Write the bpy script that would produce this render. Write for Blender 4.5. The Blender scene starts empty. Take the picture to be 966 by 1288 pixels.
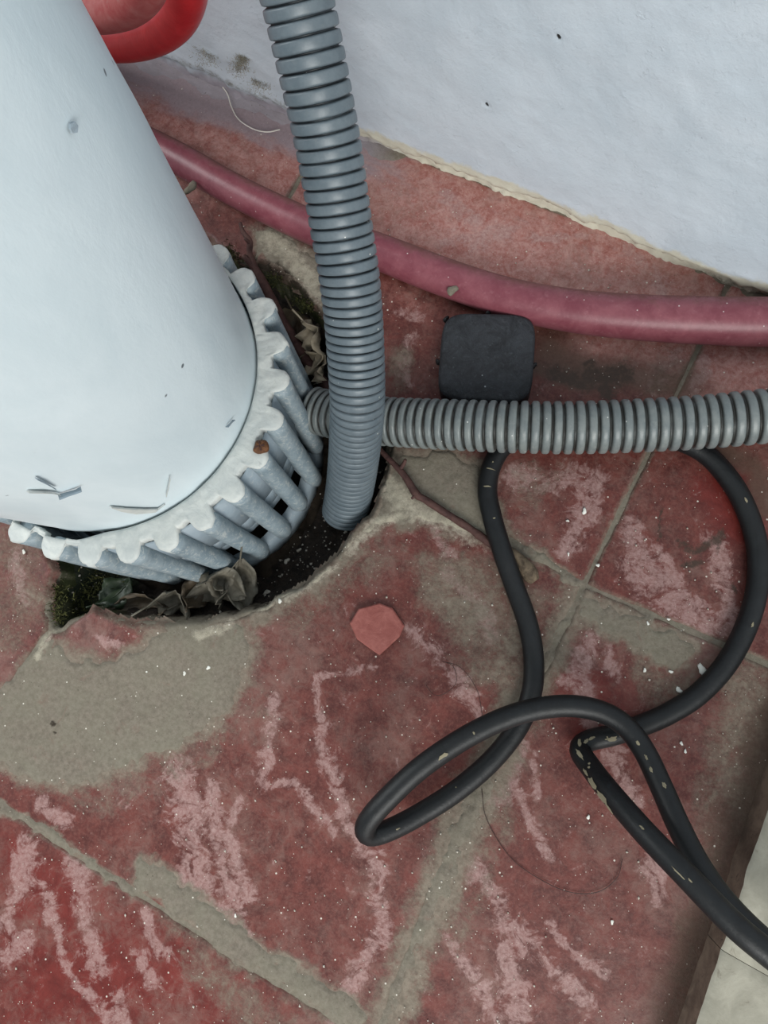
import bpy, math, random
import numpy as np
from mathutils import Vector, Matrix, Euler

# ------------------------------------------------------------------ camera, sky, lights, exposure
SC = bpy.context.scene
COL = SC.collection
CAM_LOC = Vector((-0.0327026, -0.0538984, 0.3993468))
CAM_EUL = Euler((0.1823319, 0.1287240, 0.4731109), 'XYZ')
FOCAL_PX, IMG_W, IMG_H = 930.0, 966.0, 1288.0
cam_data = bpy.data.cameras.new('camera')
cam_data.sensor_fit = 'VERTICAL'
cam_data.sensor_height = 24.0
cam_data.lens = FOCAL_PX / IMG_H * 24.0
cam_data.clip_start = 0.005
cam = bpy.data.objects.new('camera', cam_data)
cam.location, cam.rotation_euler = CAM_LOC, CAM_EUL
COL.objects.link(cam)
SC.camera = cam

world = bpy.data.worlds.new('overcast_sky')
SC.world = world
world.use_nodes = True
bg = world.node_tree.nodes['Background']
bg.inputs[0].default_value = (0.86, 0.95, 1.0, 1)
bg.inputs[1].default_value = 0.56


def area_light(name, loc, target, size, power, color):
    d = bpy.data.lights.new(name, 'AREA')
    d.shape, d.size, d.energy, d.color = 'DISK', size, power, color
    o = bpy.data.objects.new(name, d)
    o.location = loc
    o.rotation_euler = (Vector(target) - Vector(loc)).to_track_quat('-Z', 'Y').to_euler()
    COL.objects.link(o)
    return o


area_light('daylight', (1.05, -1.25, 1.15), (-0.15, 0.1, 0.06), 1.1, 35.0, (1.0, 1.0, 0.965))
area_light('open_side_light', (-1.7, -0.1, 1.3), (-0.2, 0.12, 0.05), 1.0, 24.0, (0.97, 1.0, 1.0))
SC.view_settings.view_transform = 'Standard'
SC.view_settings.look = 'None'
SC.view_settings.gamma = 1.0
SC.view_settings.use_curve_mapping = False
SC.view_settings.exposure = 0.0

# ------------------------------------------------------------------ helpers
ROT = CAM_EUL.to_matrix()
RNG = random.Random(7)


def spot(u, v, z=0.0):
    """Point of the horizontal plane at height z that the photograph shows at (u, v)."""
    d = ROT @ Vector(((u - IMG_W / 2) / FOCAL_PX, -(v - IMG_H / 2) / FOCAL_PX, -1.0))
    return CAM_LOC + d * ((z - CAM_LOC.z) / d.z)


def flat(pts):
    return np.array([spot(*p)[:2] for p in pts])


_NR = np.random.RandomState(11)
_PERM = _NR.permutation(4096)
_VAL = _NR.rand(4096)


def vnoise(x, y, seed=0):
    xi, yi = np.floor(x).astype(np.int64), np.floor(y).astype(np.int64)
    fx, fy = x - xi, y - yi
    fx, fy = fx * fx * (3 - 2 * fx), fy * fy * (3 - 2 * fy)

    def h(a, b):
        return _VAL[_PERM[(_PERM[(a + seed * 131) & 4095] + b) & 4095]]
    a, b, c, d = h(xi, yi), h(xi + 1, yi), h(xi, yi + 1), h(xi + 1, yi + 1)
    return (a * (1 - fx) + b * fx) * (1 - fy) + (c * (1 - fx) + d * fx) * fy


def fbm(x, y, scale, octaves=4, seed=0):
    t, amp, tot = 0, 1.0, 0
    for o in range(octaves):
        t = t + amp * vnoise(x * scale + 17.3 * o, y * scale - 9.1 * o, seed + o)
        tot += amp
        amp *= 0.5
        scale *= 2.03
    return t / tot - 0.5


def sstep(x, a, b):
    t = np.clip((x - a) / (b - a), 0, 1)
    return t * t * (3 - 2 * t)


def seg_dist(X, Y, P, closed=False):
    """Distance from points to a polyline."""
    best = np.full(X.shape, 1e9)
    n = len(P)
    for i in range(n if closed else n - 1):
        a, b = P[i], P[(i + 1) % n]
        d = b - a
        L = max(d @ d, 1e-12)
        t = np.clip(((X - a[0]) * d[0] + (Y - a[1]) * d[1]) / L, 0, 1)
        best = np.minimum(best, (X - a[0] - t * d[0]) ** 2 + (Y - a[1] - t * d[1]) ** 2)
    return np.sqrt(best)


def poly_sd(X, Y, P):
    """Signed distance to a polygon, positive inside."""
    ins = np.zeros(X.shape, bool)
    n = len(P)
    for i in range(n):
        a, b = P[i], P[(i + 1) % n]
        if a[1] == b[1]:
            continue
        c = ((a[1] > Y) != (b[1] > Y)) & (X < (b[0] - a[0]) * (Y - a[1]) / (b[1] - a[1]) + a[0])
        ins ^= c
    return np.where(ins, 1, -1) * seg_dist(X, Y, P, True)


def mesh_obj(name, V, F, mat=None, parent=None, smooth=True, attrs=None):
    V = np.asarray(V, np.float32).reshape(-1, 3)
    me = bpy.data.meshes.new(name)
    if isinstance(F, np.ndarray):
        me.vertices.add(len(V))
        me.vertices.foreach_set('co', V.ravel())
        k = F.shape[1]
        me.loops.add(F.size)
        me.loops.foreach_set('vertex_index', F.ravel().astype(np.int32))
        me.polygons.add(len(F))
        me.polygons.foreach_set('loop_start', np.arange(0, F.size, k, dtype=np.int32))
        me.update(calc_edges=True)
        me.validate()
    else:
        me.from_pydata(V.tolist(), [], F)
        me.update()
    if smooth:
        me.polygons.foreach_set('use_smooth', np.ones(len(me.polygons), bool))
    for k, a in (attrs or {}).items():
        at = me.attributes.new(k, 'FLOAT', 'POINT')
        at.data.foreach_set('value', np.asarray(a, np.float32).ravel())
    if mat:
        me.materials.append(mat)
    o = bpy.data.objects.new(name, me)
    COL.objects.link(o)
    if parent:
        o.parent = parent
    return o


def tag(o, label=None, cat=None, group=None, kind=None):
    for k, v in (('label', label), ('category', cat), ('group', group), ('kind', kind)):
        if v:
            o[k] = v
    return o


def empty(name, loc=(0, 0, 0)):
    o = bpy.data.objects.new(name, None)
    o.location = loc
    o.empty_display_size = 0.01
    COL.objects.link(o)
    return o


def put(o, root):
    """Parent o to root without moving it (root carries a plain translation)."""
    o.parent = root
    o.matrix_parent_inverse = Matrix.Translation(-Vector(root.location))
    return o


def grid_faces(nx, ny, keep=None, wrap=False):
    """Quads of an ny x nx vertex grid (x fastest)."""
    i = np.arange(nx if wrap else nx - 1)
    j = np.arange(ny - 1)
    I, J = np.meshgrid(i, j)
    I2 = (I + 1) % nx
    F = np.stack([J * nx + I, J * nx + I2, (J + 1) * nx + I2, (J + 1) * nx + I], -1).reshape(-1, 4)
    if keep is not None:
        k = keep.ravel()
        F = F[k[F].all(1)]
    return F


def compact(V, F, attrs):
    used = np.unique(F)
    m = np.full(len(V), -1)
    m[used] = np.arange(len(used))
    return V[used], m[F], {k: a.ravel()[used] for k, a in attrs.items()}


def spline(P, step):
    """Catmull-Rom through control points, resampled at an even step; extra columns ride along."""
    P = np.asarray(P, float)
    Q = np.vstack([2 * P[0] - P[1], P, 2 * P[-1] - P[-2]])
    out = []
    for i in range(1, len(Q) - 2):
        p0, p1, p2, p3 = Q[i - 1:i + 3]
        for t in np.linspace(0, 1, 24, endpoint=False):
            out.append(0.5 * (2 * p1 + (p2 - p0) * t + (2 * p0 - 5 * p1 + 4 * p2 - p3) * t * t
                              + (3 * p1 - p0 - 3 * p2 + p3) * t ** 3))
    out.append(P[-1])
    out = np.array(out)
    s = np.r_[0, np.cumsum(np.linalg.norm(np.diff(out[:, :3], axis=0), axis=1))]
    n = max(2, int(round(s[-1] / step)) + 1)
    t = np.linspace(0, s[-1], n)
    return np.stack([np.interp(t, s, out[:, c]) for c in range(P.shape[1])], 1), t


def sweep(path, rad, nseg=16, cap=True, bump=None):
    """Tube along path (n x 3) with radius per ring; returns vertices, faces."""
    path = np.asarray(path)
    n = len(path)
    T = np.gradient(path, axis=0)
    T /= np.linalg.norm(T, axis=1)[:, None]
    u = np.cross(T[0], [0, 0, 1.0])
    if np.linalg.norm(u) < 1e-3:
        u = np.array([1.0, 0, 0])
    u /= np.linalg.norm(u)
    a = np.linspace(0, 2 * np.pi, nseg, endpoint=False)
    V = np.zeros((n, nseg, 3))
    for i in range(n):
        u = u - (u @ T[i]) * T[i]
        u /= np.linalg.norm(u)
        w = np.cross(T[i], u)
        r = rad[i] if bump is None else rad[i] * (1 + bump[i])
        V[i] = path[i] + (np.cos(a) * np.ones(nseg) * r)[:, None] * u + (np.sin(a) * r)[:, None] * w
    F = grid_faces(nseg, n, wrap=True)
    V = V.reshape(-1, 3)
    if cap:
        k = len(V)
        V = np.vstack([V, path[0], path[-1]])
        i = np.arange(nseg)
        i2 = (i + 1) % nseg
        F = np.vstack([F, np.stack([i2, i, np.full(nseg, k), np.full(nseg, k)], 1)])
        b = (n - 1) * nseg
        F = np.vstack([F, np.stack([b + i, b + i2, np.full(nseg, k + 1), np.full(nseg, k + 1)], 1)])
        faces = [tuple(f) if f[2] != f[3] else tuple(f[:3]) for f in F.tolist()]
        return V, faces
    return V, F


# ------------------------------------------------------------------ materials
def lin(r, g, b):
    f = lambda c: (c / 255 / 12.92) if c / 255 <= 0.04045 else ((c / 255 + 0.055) / 1.055) ** 2.4
    return (f(r), f(g), f(b), 1.0)


class Mat:
    """A few-line node builder."""

    def __init__(self, name, rough=0.6, spec=0.4):
        self.m = bpy.data.materials.new(name)
        self.m.use_nodes = True
        self.t = self.m.node_tree
        self.b = self.t.nodes['Principled BSDF']
        self.b.inputs['Roughness'].default_value = rough
        self.b.inputs['Specular IOR Level'].default_value = spec
        self.geo = None
        self.vec = self.node('ShaderNodeNewGeometry').outputs['Position']

    def node(self, kind, **kw):
        n = self.t.nodes.new(kind)
        for k, v in kw.items():
            setattr(n, k, v)
        return n

    def link(self, a, b):
        self.t.links.new(a, b)

    def inp(self, sock, v):
        if hasattr(v, 'links'):
            self.link(v, sock)
        else:
            sock.default_value = v

    def noise(self, scale, detail=5, rough=0.6, dist=0.0, vec=None):
        n = self.node('ShaderNodeTexNoise')
        n.inputs['Scale'].default_value = scale
        n.inputs['Detail'].default_value = detail
        n.inputs['Roughness'].default_value = rough
        n.inputs['Distortion'].default_value = dist
        self.link(vec or self.vec, n.inputs['Vector'])
        return n.outputs['Fac']

    def stretch(self, s):
        n = self.node('ShaderNodeMapping')
        n.inputs['Scale'].default_value = s
        self.link(self.vec, n.inputs['Vector'])
        return n.outputs['Vector']

    def ramp(self, fac, a, b, v0=0.0, v1=1.0):
        n = self.node('ShaderNodeMapRange')
        n.interpolation_type = 'SMOOTHSTEP'
        self.inp(n.inputs['Value'], fac)
        n.inputs['From Min'].default_value, n.inputs['From Max'].default_value = a, b
        n.inputs['To Min'].default_value, n.inputs['To Max'].default_value = v0, v1
        return n.outputs['Result']

    def math(self, op, a, b=0.0):
        n = self.node('ShaderNodeMath', operation=op)
        self.inp(n.inputs[0], a)
        self.inp(n.inputs[1], b)
        return n.outputs[0]

    def mix(self, fac, a, b, mode='MIX'):
        n = self.node('ShaderNodeMix', data_type='RGBA', blend_type=mode)
        self.inp(n.inputs['Factor'], fac)
        self.inp(n.inputs['A'], a)
        self.inp(n.inputs['B'], b)
        return n.outputs['Result']

    def attr(self, name):
        return self.node('ShaderNodeAttribute', attribute_name=name).outputs['Fac']

    def up(self):
        n = self.node('ShaderNodeSeparateXYZ')
        self.link(self.node('ShaderNodeNewGeometry').outputs['Normal'], n.inputs[0])
        return n.outputs['Z']

    def specks(self, scale, size, density, seed=0.0):
        """Sparse round specks: 1 inside a speck."""
        v = self.node('ShaderNodeTexVoronoi')
        v.inputs['Scale'].default_value = scale
        mp = self.node('ShaderNodeMapping')
        mp.inputs['Location'].default_value = (seed, seed * 1.7, 0)
        self.link(self.vec, mp.inputs['Vector'])
        self.link(mp.outputs[0], v.inputs['Vector'])
        sep = self.node('ShaderNodeSeparateColor')
        self.link(v.outputs['Color'], sep.inputs[0])
        pick = self.ramp(sep.outputs[0], density, density + 0.001, 1, 0)
        return self.math('MULTIPLY', self.ramp(v.outputs['Distance'], size * 0.6, size, 1, 0), pick)

    def bump(self, h, strength=0.3, dist=0.001, prev=None):
        n = self.node('ShaderNodeBump')
        n.inputs['Strength'].default_value = strength
        n.inputs['Distance'].default_value = dist
        self.inp(n.inputs['Height'], h)
        if prev is not None:
            self.link(prev, n.inputs['Normal'])
        return n.outputs['Normal']

    def done(self, color, normal=None, rough=None):
        self.inp(self.b.inputs['Base Color'], color)
        if normal is not None:
            self.link(normal, self.b.inputs['Normal'])
        if rough is not None:
            self.inp(self.b.inputs['Roughness'], rough)
        return self.m


def tile_material():
    m = Mat('red_cement_tile', 0.5, 0.35)
    fine, mid, big = m.noise(520, 7, 0.75), m.noise(85, 7, 0.7, 0.5), m.noise(22, 4, 0.6, 0.4)
    base = m.mix(m.ramp(mid, 0.32, 0.68), lin(72, 31, 27), lin(106, 52, 45))
    base = m.mix(m.ramp(fine, 0.42, 0.68, 0, 0.55), base, lin(120, 74, 66))
    base = m.mix(m.ramp(m.attr('deep'), 0, 1, 0, 0.9), base, m.mix(m.ramp(mid, 0.3, 0.7), lin(88, 24, 19), lin(112, 38, 32)))
    dn = m.math('ADD', m.attr('dust'), m.math('MULTIPLY', m.math('SUBTRACT', mid, 0.5), 1.0))
    base = m.mix(m.ramp(dn, 0.1, 0.9, 0, 0.85), base, m.mix(m.ramp(m.math('ADD', m.math('MULTIPLY', fine, 0.4), m.math('MULTIPLY', m.noise(120, 8, 0.75, 0.8), 0.6)), 0.38, 0.62), lin(154, 92, 84), lin(190, 148, 140)))
    # hazy cement bloom all over
    hz = m.math('ADD', m.math('MULTIPLY', big, 0.6), m.math('MULTIPLY', m.noise(170, 8, 0.8, 0.8), 0.6))
    base = m.mix(m.ramp(hz, 0.54, 0.80, 0, 0.6), base, lin(128, 102, 93))
    # pinkish veins cast into the tile
    nv = m.math('ADD', m.math('MULTIPLY', m.noise(85, 9, 0.72, 1.6), 0.85), m.math('MULTIPLY', m.noise(340, 6, 0.75, 0.5), 0.40))
    v = m.math('ADD', m.attr('vein'), m.math('MULTIPLY', m.math('SUBTRACT', nv, 0.625), 4.2))
    base = m.mix(m.ramp(v, 0.30, 1.05, 0, 0.68), base, m.mix(m.ramp(fine, 0.3, 0.7), lin(142, 104, 99), lin(178, 150, 145)))
    # cement film smeared over the face
    fn = m.math('ADD', m.math('MULTIPLY', m.noise(60, 8, 0.75, 0.6), 0.7), m.math('MULTIPLY', m.noise(420, 6, 0.8), 0.5))
    fl = m.math('ADD', m.attr('film'), m.math('MULTIPLY', m.math('SUBTRACT', fn, 0.6), 1.7))
    cem = m.mix(m.ramp(m.noise(260, 7, 0.75), 0.3, 0.7), lin(103, 94, 82), lin(134, 123, 109))
    base = m.mix(m.ramp(fl, 0.22, 0.86, 0, 0.95), base, cem)
    base = m.mix(m.ramp(m.math('ADD', m.attr('soil'), m.math('MULTIPLY', m.math('SUBTRACT', mid, 0.5), 0.9)), 0.1, 0.9, 0, 0.8), base, m.mix(fine, lin(58, 44, 36), lin(98, 80, 66)))  # brown soil, and the shade painted along the slab
    fi = m.math('ADD', m.attr('fillet'), m.math('MULTIPLY', m.math('SUBTRACT', m.noise(150, 8, 0.75, 0.4, m.stretch((0.3, 1, 1))), 0.5), 1.2))
    base = m.mix(m.ramp(fi, 0.2, 0.95, 0, 0.85), base, m.mix(fine, lin(128, 114, 118), lin(164, 154, 160)))
    lm = m.math('ADD', m.attr('lime'), m.math('MULTIPLY', m.math('SUBTRACT', m.noise(260, 8, 0.8), 0.5), 1.6))
    base = m.mix(m.ramp(lm, 0.3, 0.95, 0, 0.85), base, m.mix(mid, lin(160, 150, 132), lin(196, 188, 172)))
    d = m.math('ADD', m.attr('dirt'), m.math('MULTIPLY', m.math('SUBTRACT', m.noise(300, 6, 0.75), 0.5), 1.3))
    base = m.mix(m.ramp(d, 0.45, 0.85, 0, 0.9), base, lin(58, 44, 34))
    base = m.mix(m.ramp(m.noise(700, 3, 0.6), 0.66, 0.74, 0, 0.6), base, lin(66, 40, 34))
    base = m.mix(m.specks(260, 0.15, 0.09), base, lin(200, 192, 180))
    base = m.mix(m.specks(520, 0.16, 0.14, 3.1), base, lin(186, 174, 162))
    n = m.bump(m.noise(900, 4, 0.7), 0.3, 0.0004)
    n = m.bump(m.math('MULTIPLY', m.ramp(fl, 0.3, 0.7), m.noise(240, 6, 0.7)), 0.5, 0.0008, n)
    return m.done(base, n, m.ramp(fl, 0.2, 0.7, 0.48, 0.85))


def mortar_material():
    m = Mat('grey_mortar', 0.9, 0.2)
    n1, n2 = m.noise(420, 7, 0.72), m.noise(34, 8, 0.7, 0.6)
    base = m.mix(m.ramp(n1, 0.3, 0.7), lin(105, 97, 86), lin(130, 120, 108))
    base = m.mix(m.ramp(n2, 0.35, 0.65, 0, 0.75), base, m.mix(n1, lin(100, 94, 78), lin(140, 134, 121)))
    base = m.mix(m.ramp(m.noise(75, 8, 0.75, 0.8), 0.56, 0.72, 0, 0.5), base, lin(118, 90, 80))
    lm = m.math('ADD', m.attr('lime'), m.math('MULTIPLY', m.math('SUBTRACT', m.noise(260, 8, 0.8), 0.5), 1.2))
    base = m.mix(m.ramp(lm, 0.3, 0.75, 0, 0.9), base, m.mix(n1, lin(150, 142, 124), lin(192, 184, 166)))
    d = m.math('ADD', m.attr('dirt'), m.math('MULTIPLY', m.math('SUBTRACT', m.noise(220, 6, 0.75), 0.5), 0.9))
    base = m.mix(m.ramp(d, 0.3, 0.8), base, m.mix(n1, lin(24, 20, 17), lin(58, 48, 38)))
    g = m.math('ADD', m.attr('moss'), m.math('MULTIPLY', m.math('SUBTRACT', m.noise(300, 6, 0.75), 0.5), 1.3))
    base = m.mix(m.ramp(g, 0.4, 0.9, 0, 0.8), base, lin(44, 52, 26))
    base = m.mix(m.ramp(m.math('ADD', m.attr('fillet'), m.math('MULTIPLY', m.math('SUBTRACT', n2, 0.5), 0.8)), 0.2, 0.8, 0, 0.85), base, m.mix(m.noise(300, 5, 0.7, 0.0, m.stretch((0.25, 1, 1))), lin(128, 118, 124), lin(172, 166, 174)))
    base = m.mix(m.ramp(m.noise(600, 3), 0.66, 0.74, 0, 0.6), base, lin(70, 62, 52))
    base = m.mix(m.specks(300, 0.15, 0.12), base, lin(214, 208, 196))
    n = m.bump(m.noise(320, 7, 0.75), 0.6, 0.0012)
    return m.done(base, n)


def wall_material():
    m = Mat('white_limewash', 0.8, 0.25)
    a, b = m.noise(14, 5, 0.6, 0.5), m.noise(160, 6, 0.7)
    base = m.mix(m.ramp(a, 0.3, 0.7), lin(193, 203, 212), lin(208, 216, 224))
    base = m.mix(m.ramp(b, 0.55, 0.8, 0, 0.35), base, lin(176, 184, 192))
    base = m.mix(m.ramp(m.noise(45, 6, 0.7, 1.5), 0.62, 0.8, 0, 0.4), base, lin(170, 178, 186))
    c = m.math('ADD', m.attr('cream'), m.math('MULTIPLY', m.math('SUBTRACT', m.noise(190, 7, 0.75), 0.5), 0.9))
    base = m.mix(m.ramp(c, 0.35, 0.75, 0, 0.85), base, m.mix(b, lin(188, 182, 156), lin(224, 220, 200)))
    base = m.mix(m.attr('lilac'), base, m.mix(b, lin(132, 124, 130), lin(176, 170, 178)))
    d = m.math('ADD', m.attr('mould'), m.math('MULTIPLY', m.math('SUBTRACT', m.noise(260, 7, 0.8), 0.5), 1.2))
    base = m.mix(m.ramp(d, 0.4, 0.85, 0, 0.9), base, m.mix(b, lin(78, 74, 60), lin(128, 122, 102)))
    base = m.mix(m.ramp(m.attr('nick'), 0.3, 0.6), base, lin(46, 44, 44))
    n = m.bump(m.noise(90, 7, 0.7, 0.3), 0.3, 0.0015)
    n = m.bump(m.ramp(m.noise(150, 6, 0.7, 0.8), 0.6, 0.7), 0.3, 0.0008, n)
    n = m.bump(m.noise(420, 5, 0.7), 0.35, 0.0006, n)
    return m.done(base, n)


def paint_material(name, c0, c1, rough=0.45, worn=None, worn_amt=0.0, scale=70, bump=0.25):
    m = Mat(name, rough, 0.4)
    a, b = m.noise(scale, 6, 0.65, 0.4), m.noise(scale * 5, 5, 0.7)
    base = m.mix(m.ramp(a, 0.3, 0.72), c0, c1)
    if worn:
        base = m.mix(m.ramp(m.noise(scale * 2.3, 8, 0.75, 0.8), 0.6 - worn_amt * 0.2, 0.75 - worn_amt * 0.2, 0, 0.85), base, worn)
    n = m.bump(a, bump, 0.0012)
    n = m.bump(b, bump * 0.8, 0.0004, n)
    return m.done(base, n)


def pipe_white_material():
    m = Mat('white_gloss_paint', 0.42, 0.45)
    a = m.noise(30, 5, 0.6, 0.4, m.stretch((1, 1, 0.35)))
    base = m.mix(m.ramp(a, 0.3, 0.7), lin(204, 217, 222), lin(216, 227, 231))
    sm = m.noise(55, 7, 0.75, 1.0, m.stretch((1, 1, 0.5)))
    base = m.mix(m.ramp(sm, 0.66, 0.82, 0, 0.5), base, lin(150, 158, 160))
    base = m.mix(m.specks(75, 0.10, 0.10), base, lin(104, 112, 118))
    n = m.bump(m.noise(60, 5, 0.6, 0.2, m.stretch((1, 1, 0.5))), 0.3, 0.0012)
    n = m.bump(m.noise(400, 4, 0.6), 0.12, 0.0004, n)
    return m.done(base, n)


def hose_material(name, c0, c1, gcol, dusty):
    m = Mat(name, 0.42, 0.5)
    a = m.noise(120, 6, 0.7)
    base = m.mix(m.ramp(a, 0.3, 0.7), c0, c1)
    base = m.mix(m.ramp(m.noise(330, 5, 0.7), 0.55, 0.75, 0, 0.35 * dusty), base, lin(150, 150, 144))
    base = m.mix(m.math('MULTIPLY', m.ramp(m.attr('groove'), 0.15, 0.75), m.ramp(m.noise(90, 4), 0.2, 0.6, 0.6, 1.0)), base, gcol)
    base = m.mix(m.specks(340, 0.16, 0.06), base, lin(206, 206, 200))
    return m.done(base, m.bump(m.noise(500, 4, 0.6), 0.15, 0.0004))


def soil_material():
    m = Mat('damp_soil', 0.85, 0.3)
    a = m.noise(260, 7, 0.75)
    base = m.mix(m.ramp(a, 0.3, 0.7), lin(20, 16, 14), lin(50, 40, 33))
    g = m.math('ADD', m.attr('moss'), m.math('MULTIPLY', m.math('SUBTRACT', m.noise(140, 6, 0.75), 0.5), 1.2))
    base = m.mix(m.ramp(g, 0.5, 0.9, 0, 0.75), base, lin(28, 40, 24))
    base = m.mix(m.specks(260, 0.2, 0.1), base, lin(122, 110, 96))
    return m.done(base, m.bump(a, 0.9, 0.003))


M_TILE, M_MORTAR, M_WALL = tile_material(), mortar_material(), wall_material()
M_PIPE = pipe_white_material()
M_CREAM = paint_material('cream_top_paint', lin(184, 188, 186), lin(204, 206, 201), 0.65, lin(164, 168, 166), 0.1, 120, 0.5)
M_RIB = paint_material('blue_grey_bar_paint', lin(120, 135, 143), lin(144, 156, 162), 0.42, lin(178, 182, 180), 0.5, 150, 0.4)
M_INNER = paint_material('blue_grey_drum_paint', lin(134, 148, 158), lin(150, 162, 170), 0.5, lin(186, 188, 184), 0.2, 80, 0.4)
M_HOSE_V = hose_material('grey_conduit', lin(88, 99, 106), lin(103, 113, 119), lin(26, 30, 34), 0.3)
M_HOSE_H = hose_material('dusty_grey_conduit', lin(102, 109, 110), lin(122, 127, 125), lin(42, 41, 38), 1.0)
def pink_material():
    m = Mat('dusty_pink_paint', 0.42, 0.4)
    a, b = m.noise(70, 7, 0.7, 0.4), m.noise(330, 7, 0.75)
    base = m.mix(m.ramp(a, 0.3, 0.7), lin(114, 55, 66), lin(136, 79, 87))
    base = m.mix(m.ramp(b, 0.52, 0.72, 0, 0.4), base, lin(156, 108, 114))
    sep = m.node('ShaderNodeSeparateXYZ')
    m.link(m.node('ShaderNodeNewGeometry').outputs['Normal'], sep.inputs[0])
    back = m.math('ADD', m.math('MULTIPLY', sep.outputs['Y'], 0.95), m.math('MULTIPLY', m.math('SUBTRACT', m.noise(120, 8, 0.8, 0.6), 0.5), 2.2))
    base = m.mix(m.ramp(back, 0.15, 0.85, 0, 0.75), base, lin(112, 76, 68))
    base = m.mix(m.ramp(m.noise(240, 8, 0.8, 1.2), 0.62, 0.72, 0, 0.6), base, lin(92, 50, 56))
    base = m.mix(m.specks(330, 0.15, 0.08), base, lin(200, 190, 186))
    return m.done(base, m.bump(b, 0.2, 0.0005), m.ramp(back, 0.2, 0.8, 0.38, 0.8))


M_PINK = pink_material()


def cap_material():
    m = Mat('weathered_black_plastic', 0.55, 0.4)
    a, b = m.noise(110, 9, 0.75, 0.8), m.noise(420, 6, 0.75)
    base = m.mix(m.ramp(a, 0.35, 0.65), lin(30, 32, 36), lin(50, 53, 58))
    base = m.mix(m.ramp(b, 0.52, 0.72, 0, 0.6), base, lin(78, 82, 86))
    base = m.mix(m.specks(230, 0.13, 0.10), base, lin(150, 156, 158))
    return m.done(base, m.bump(b, 0.8, 0.0012, m.bump(a, 0.7, 0.002)))


M_RED = paint_material('red_gloss_paint', lin(166, 30, 36), lin(186, 44, 48), 0.35, lin(196, 120, 112), -0.15, 90, 0.2)
M_REDDUST = paint_material('dusty_red_paint', lin(158, 66, 66), lin(172, 100, 96), 0.6, lin(150, 110, 104), 0.15, 120, 0.3)
M_RUBBER = paint_material('black_rubber', lin(12, 13, 15), lin(20, 22, 24), 0.48, lin(52, 54, 54), -0.2, 160, 0.25)
M_SCUFF = paint_material('tan_scuff', lin(120, 112, 92), lin(150, 140, 116), 0.8)
M_CAP = cap_material()
M_CAPSIDE = paint_material('black_plastic', lin(18, 19, 21), lin(28, 29, 31), 0.5)
M_SOIL = soil_material()
M_TWIG = paint_material('twig_bark', lin(58, 36, 34), lin(86, 58, 52), 0.75, lin(120, 96, 82), 0.0, 160, 0.8)
M_BARK2 = paint_material('grey_bark', lin(72, 60, 48), lin(122, 106, 86), 0.85, lin(46, 38, 32), 0.1, 200, 0.9)
M_LEAF_G = paint_material('grey_dead_leaf', lin(78, 74, 64), lin(116, 110, 98), 0.6, lin(60, 56, 48), 0.1, 120, 0.5)
M_LEAF_T = paint_material('tan_dead_leaf', lin(140, 128, 108), lin(168, 156, 136), 0.7, lin(110, 98, 80), 0.1, 120, 0.5)
M_LEAF_B = paint_material('brown_dead_leaf', lin(60, 50, 40), lin(90, 78, 62), 0.6, lin(50, 54, 36), 0.1, 120, 0.5)
M_LEAF_N = paint_material('green_leaf', lin(28, 40, 26), lin(48, 60, 38), 0.45, lin(84, 84, 60), 0.0, 120, 0.3)
M_FLAKE = paint_material('white_paint_flake', lin(210, 208, 198), lin(230, 228, 220), 0.7)
M_GRIT = paint_material('pale_grit', lin(170, 160, 146), lin(204, 198, 186), 0.8)
M_STONE = paint_material('pit_pebble', lin(120, 112, 102), lin(176, 170, 160), 0.7, None, 0, 200, 0.4)
M_SLAB = paint_material('pale_worn_stone', lin(140, 136, 122), lin(170, 165, 150), 0.75, lin(108, 98, 84), 0.15, 50, 0.5)
M_SLABSIDE = paint_material('brown_stone_edge', lin(84, 68, 58), lin(116, 98, 84), 0.9, lin(56, 46, 40), 0.2, 90, 0.6)  # darker and browner than the slab top
M_RUST = paint_material('rusty_steel', lin(78, 48, 28), lin(118, 76, 44), 0.6, lin(60, 32, 20), 0.2, 400, 0.8)
M_HAIR = paint_material('dark_hair', lin(44, 30, 28), lin(60, 40, 36), 0.4)
M_THREAD = paint_material('white_thread', lin(206, 200, 190), lin(226, 220, 212), 0.8)
M_MOSS = paint_material('olive_moss', lin(44, 48, 22), lin(84, 84, 40), 0.9, lin(110, 104, 60), 0.1, 300, 0.8)
M_LINT = paint_material('grey_dust_lint', lin(128, 124, 110), lin(168, 162, 148), 0.95, None, 0, 300, 0.8)
M_CHIP = paint_material('red_tile_chip', lin(132, 70, 63), lin(154, 92, 84), 0.6, lin(184, 130, 122), 0.05, 160, 0.5)

# ------------------------------------------------------------------ floor: mortar bed, tiles, drain pit
PIT = flat([(230, 300), (262, 306), (290, 322), (330, 338), (372, 366), (405, 398), (440, 440), (476, 500),
            (488, 560), (478, 606), (462, 645), (438, 672), (412, 704), (376, 734), (332, 756), (282, 771),
            (222, 781), (150, 778), (112, 766), (92, 776), (70, 786), (60, 772), (64, 742), (72, 716), (58, 688), (38, 664)])
PIT = np.vstack([PIT, [[-0.335, -0.095], [-0.362, -0.03], [-0.35, 0.04], [-0.32, 0.08]]])


def pit_sd(X, Y):
    return poly_sd(X, Y, PIT) + fbm(X, Y, 90, 4, 5) * 0.006


Y_B = flat([(560, 640), (636, 674), (733, 735), (912, 812), (966, 836)])     # joint across the middle
Y_A = flat([(0, 1010), (60, 1053), (200, 1142), (300, 1208), (430, 1287)])   # joint at the lower left
X_C = flat([(815, 572), (740, 725), (690, 830), (600, 1000), (540, 1130), (480, 1288)])
X_L = flat([(66, 786), (0, 880)])


def joint_y(P, X):
    o = np.argsort(P[:, 0])
    return np.interp(X, P[o, 0], P[o, 1])


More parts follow.
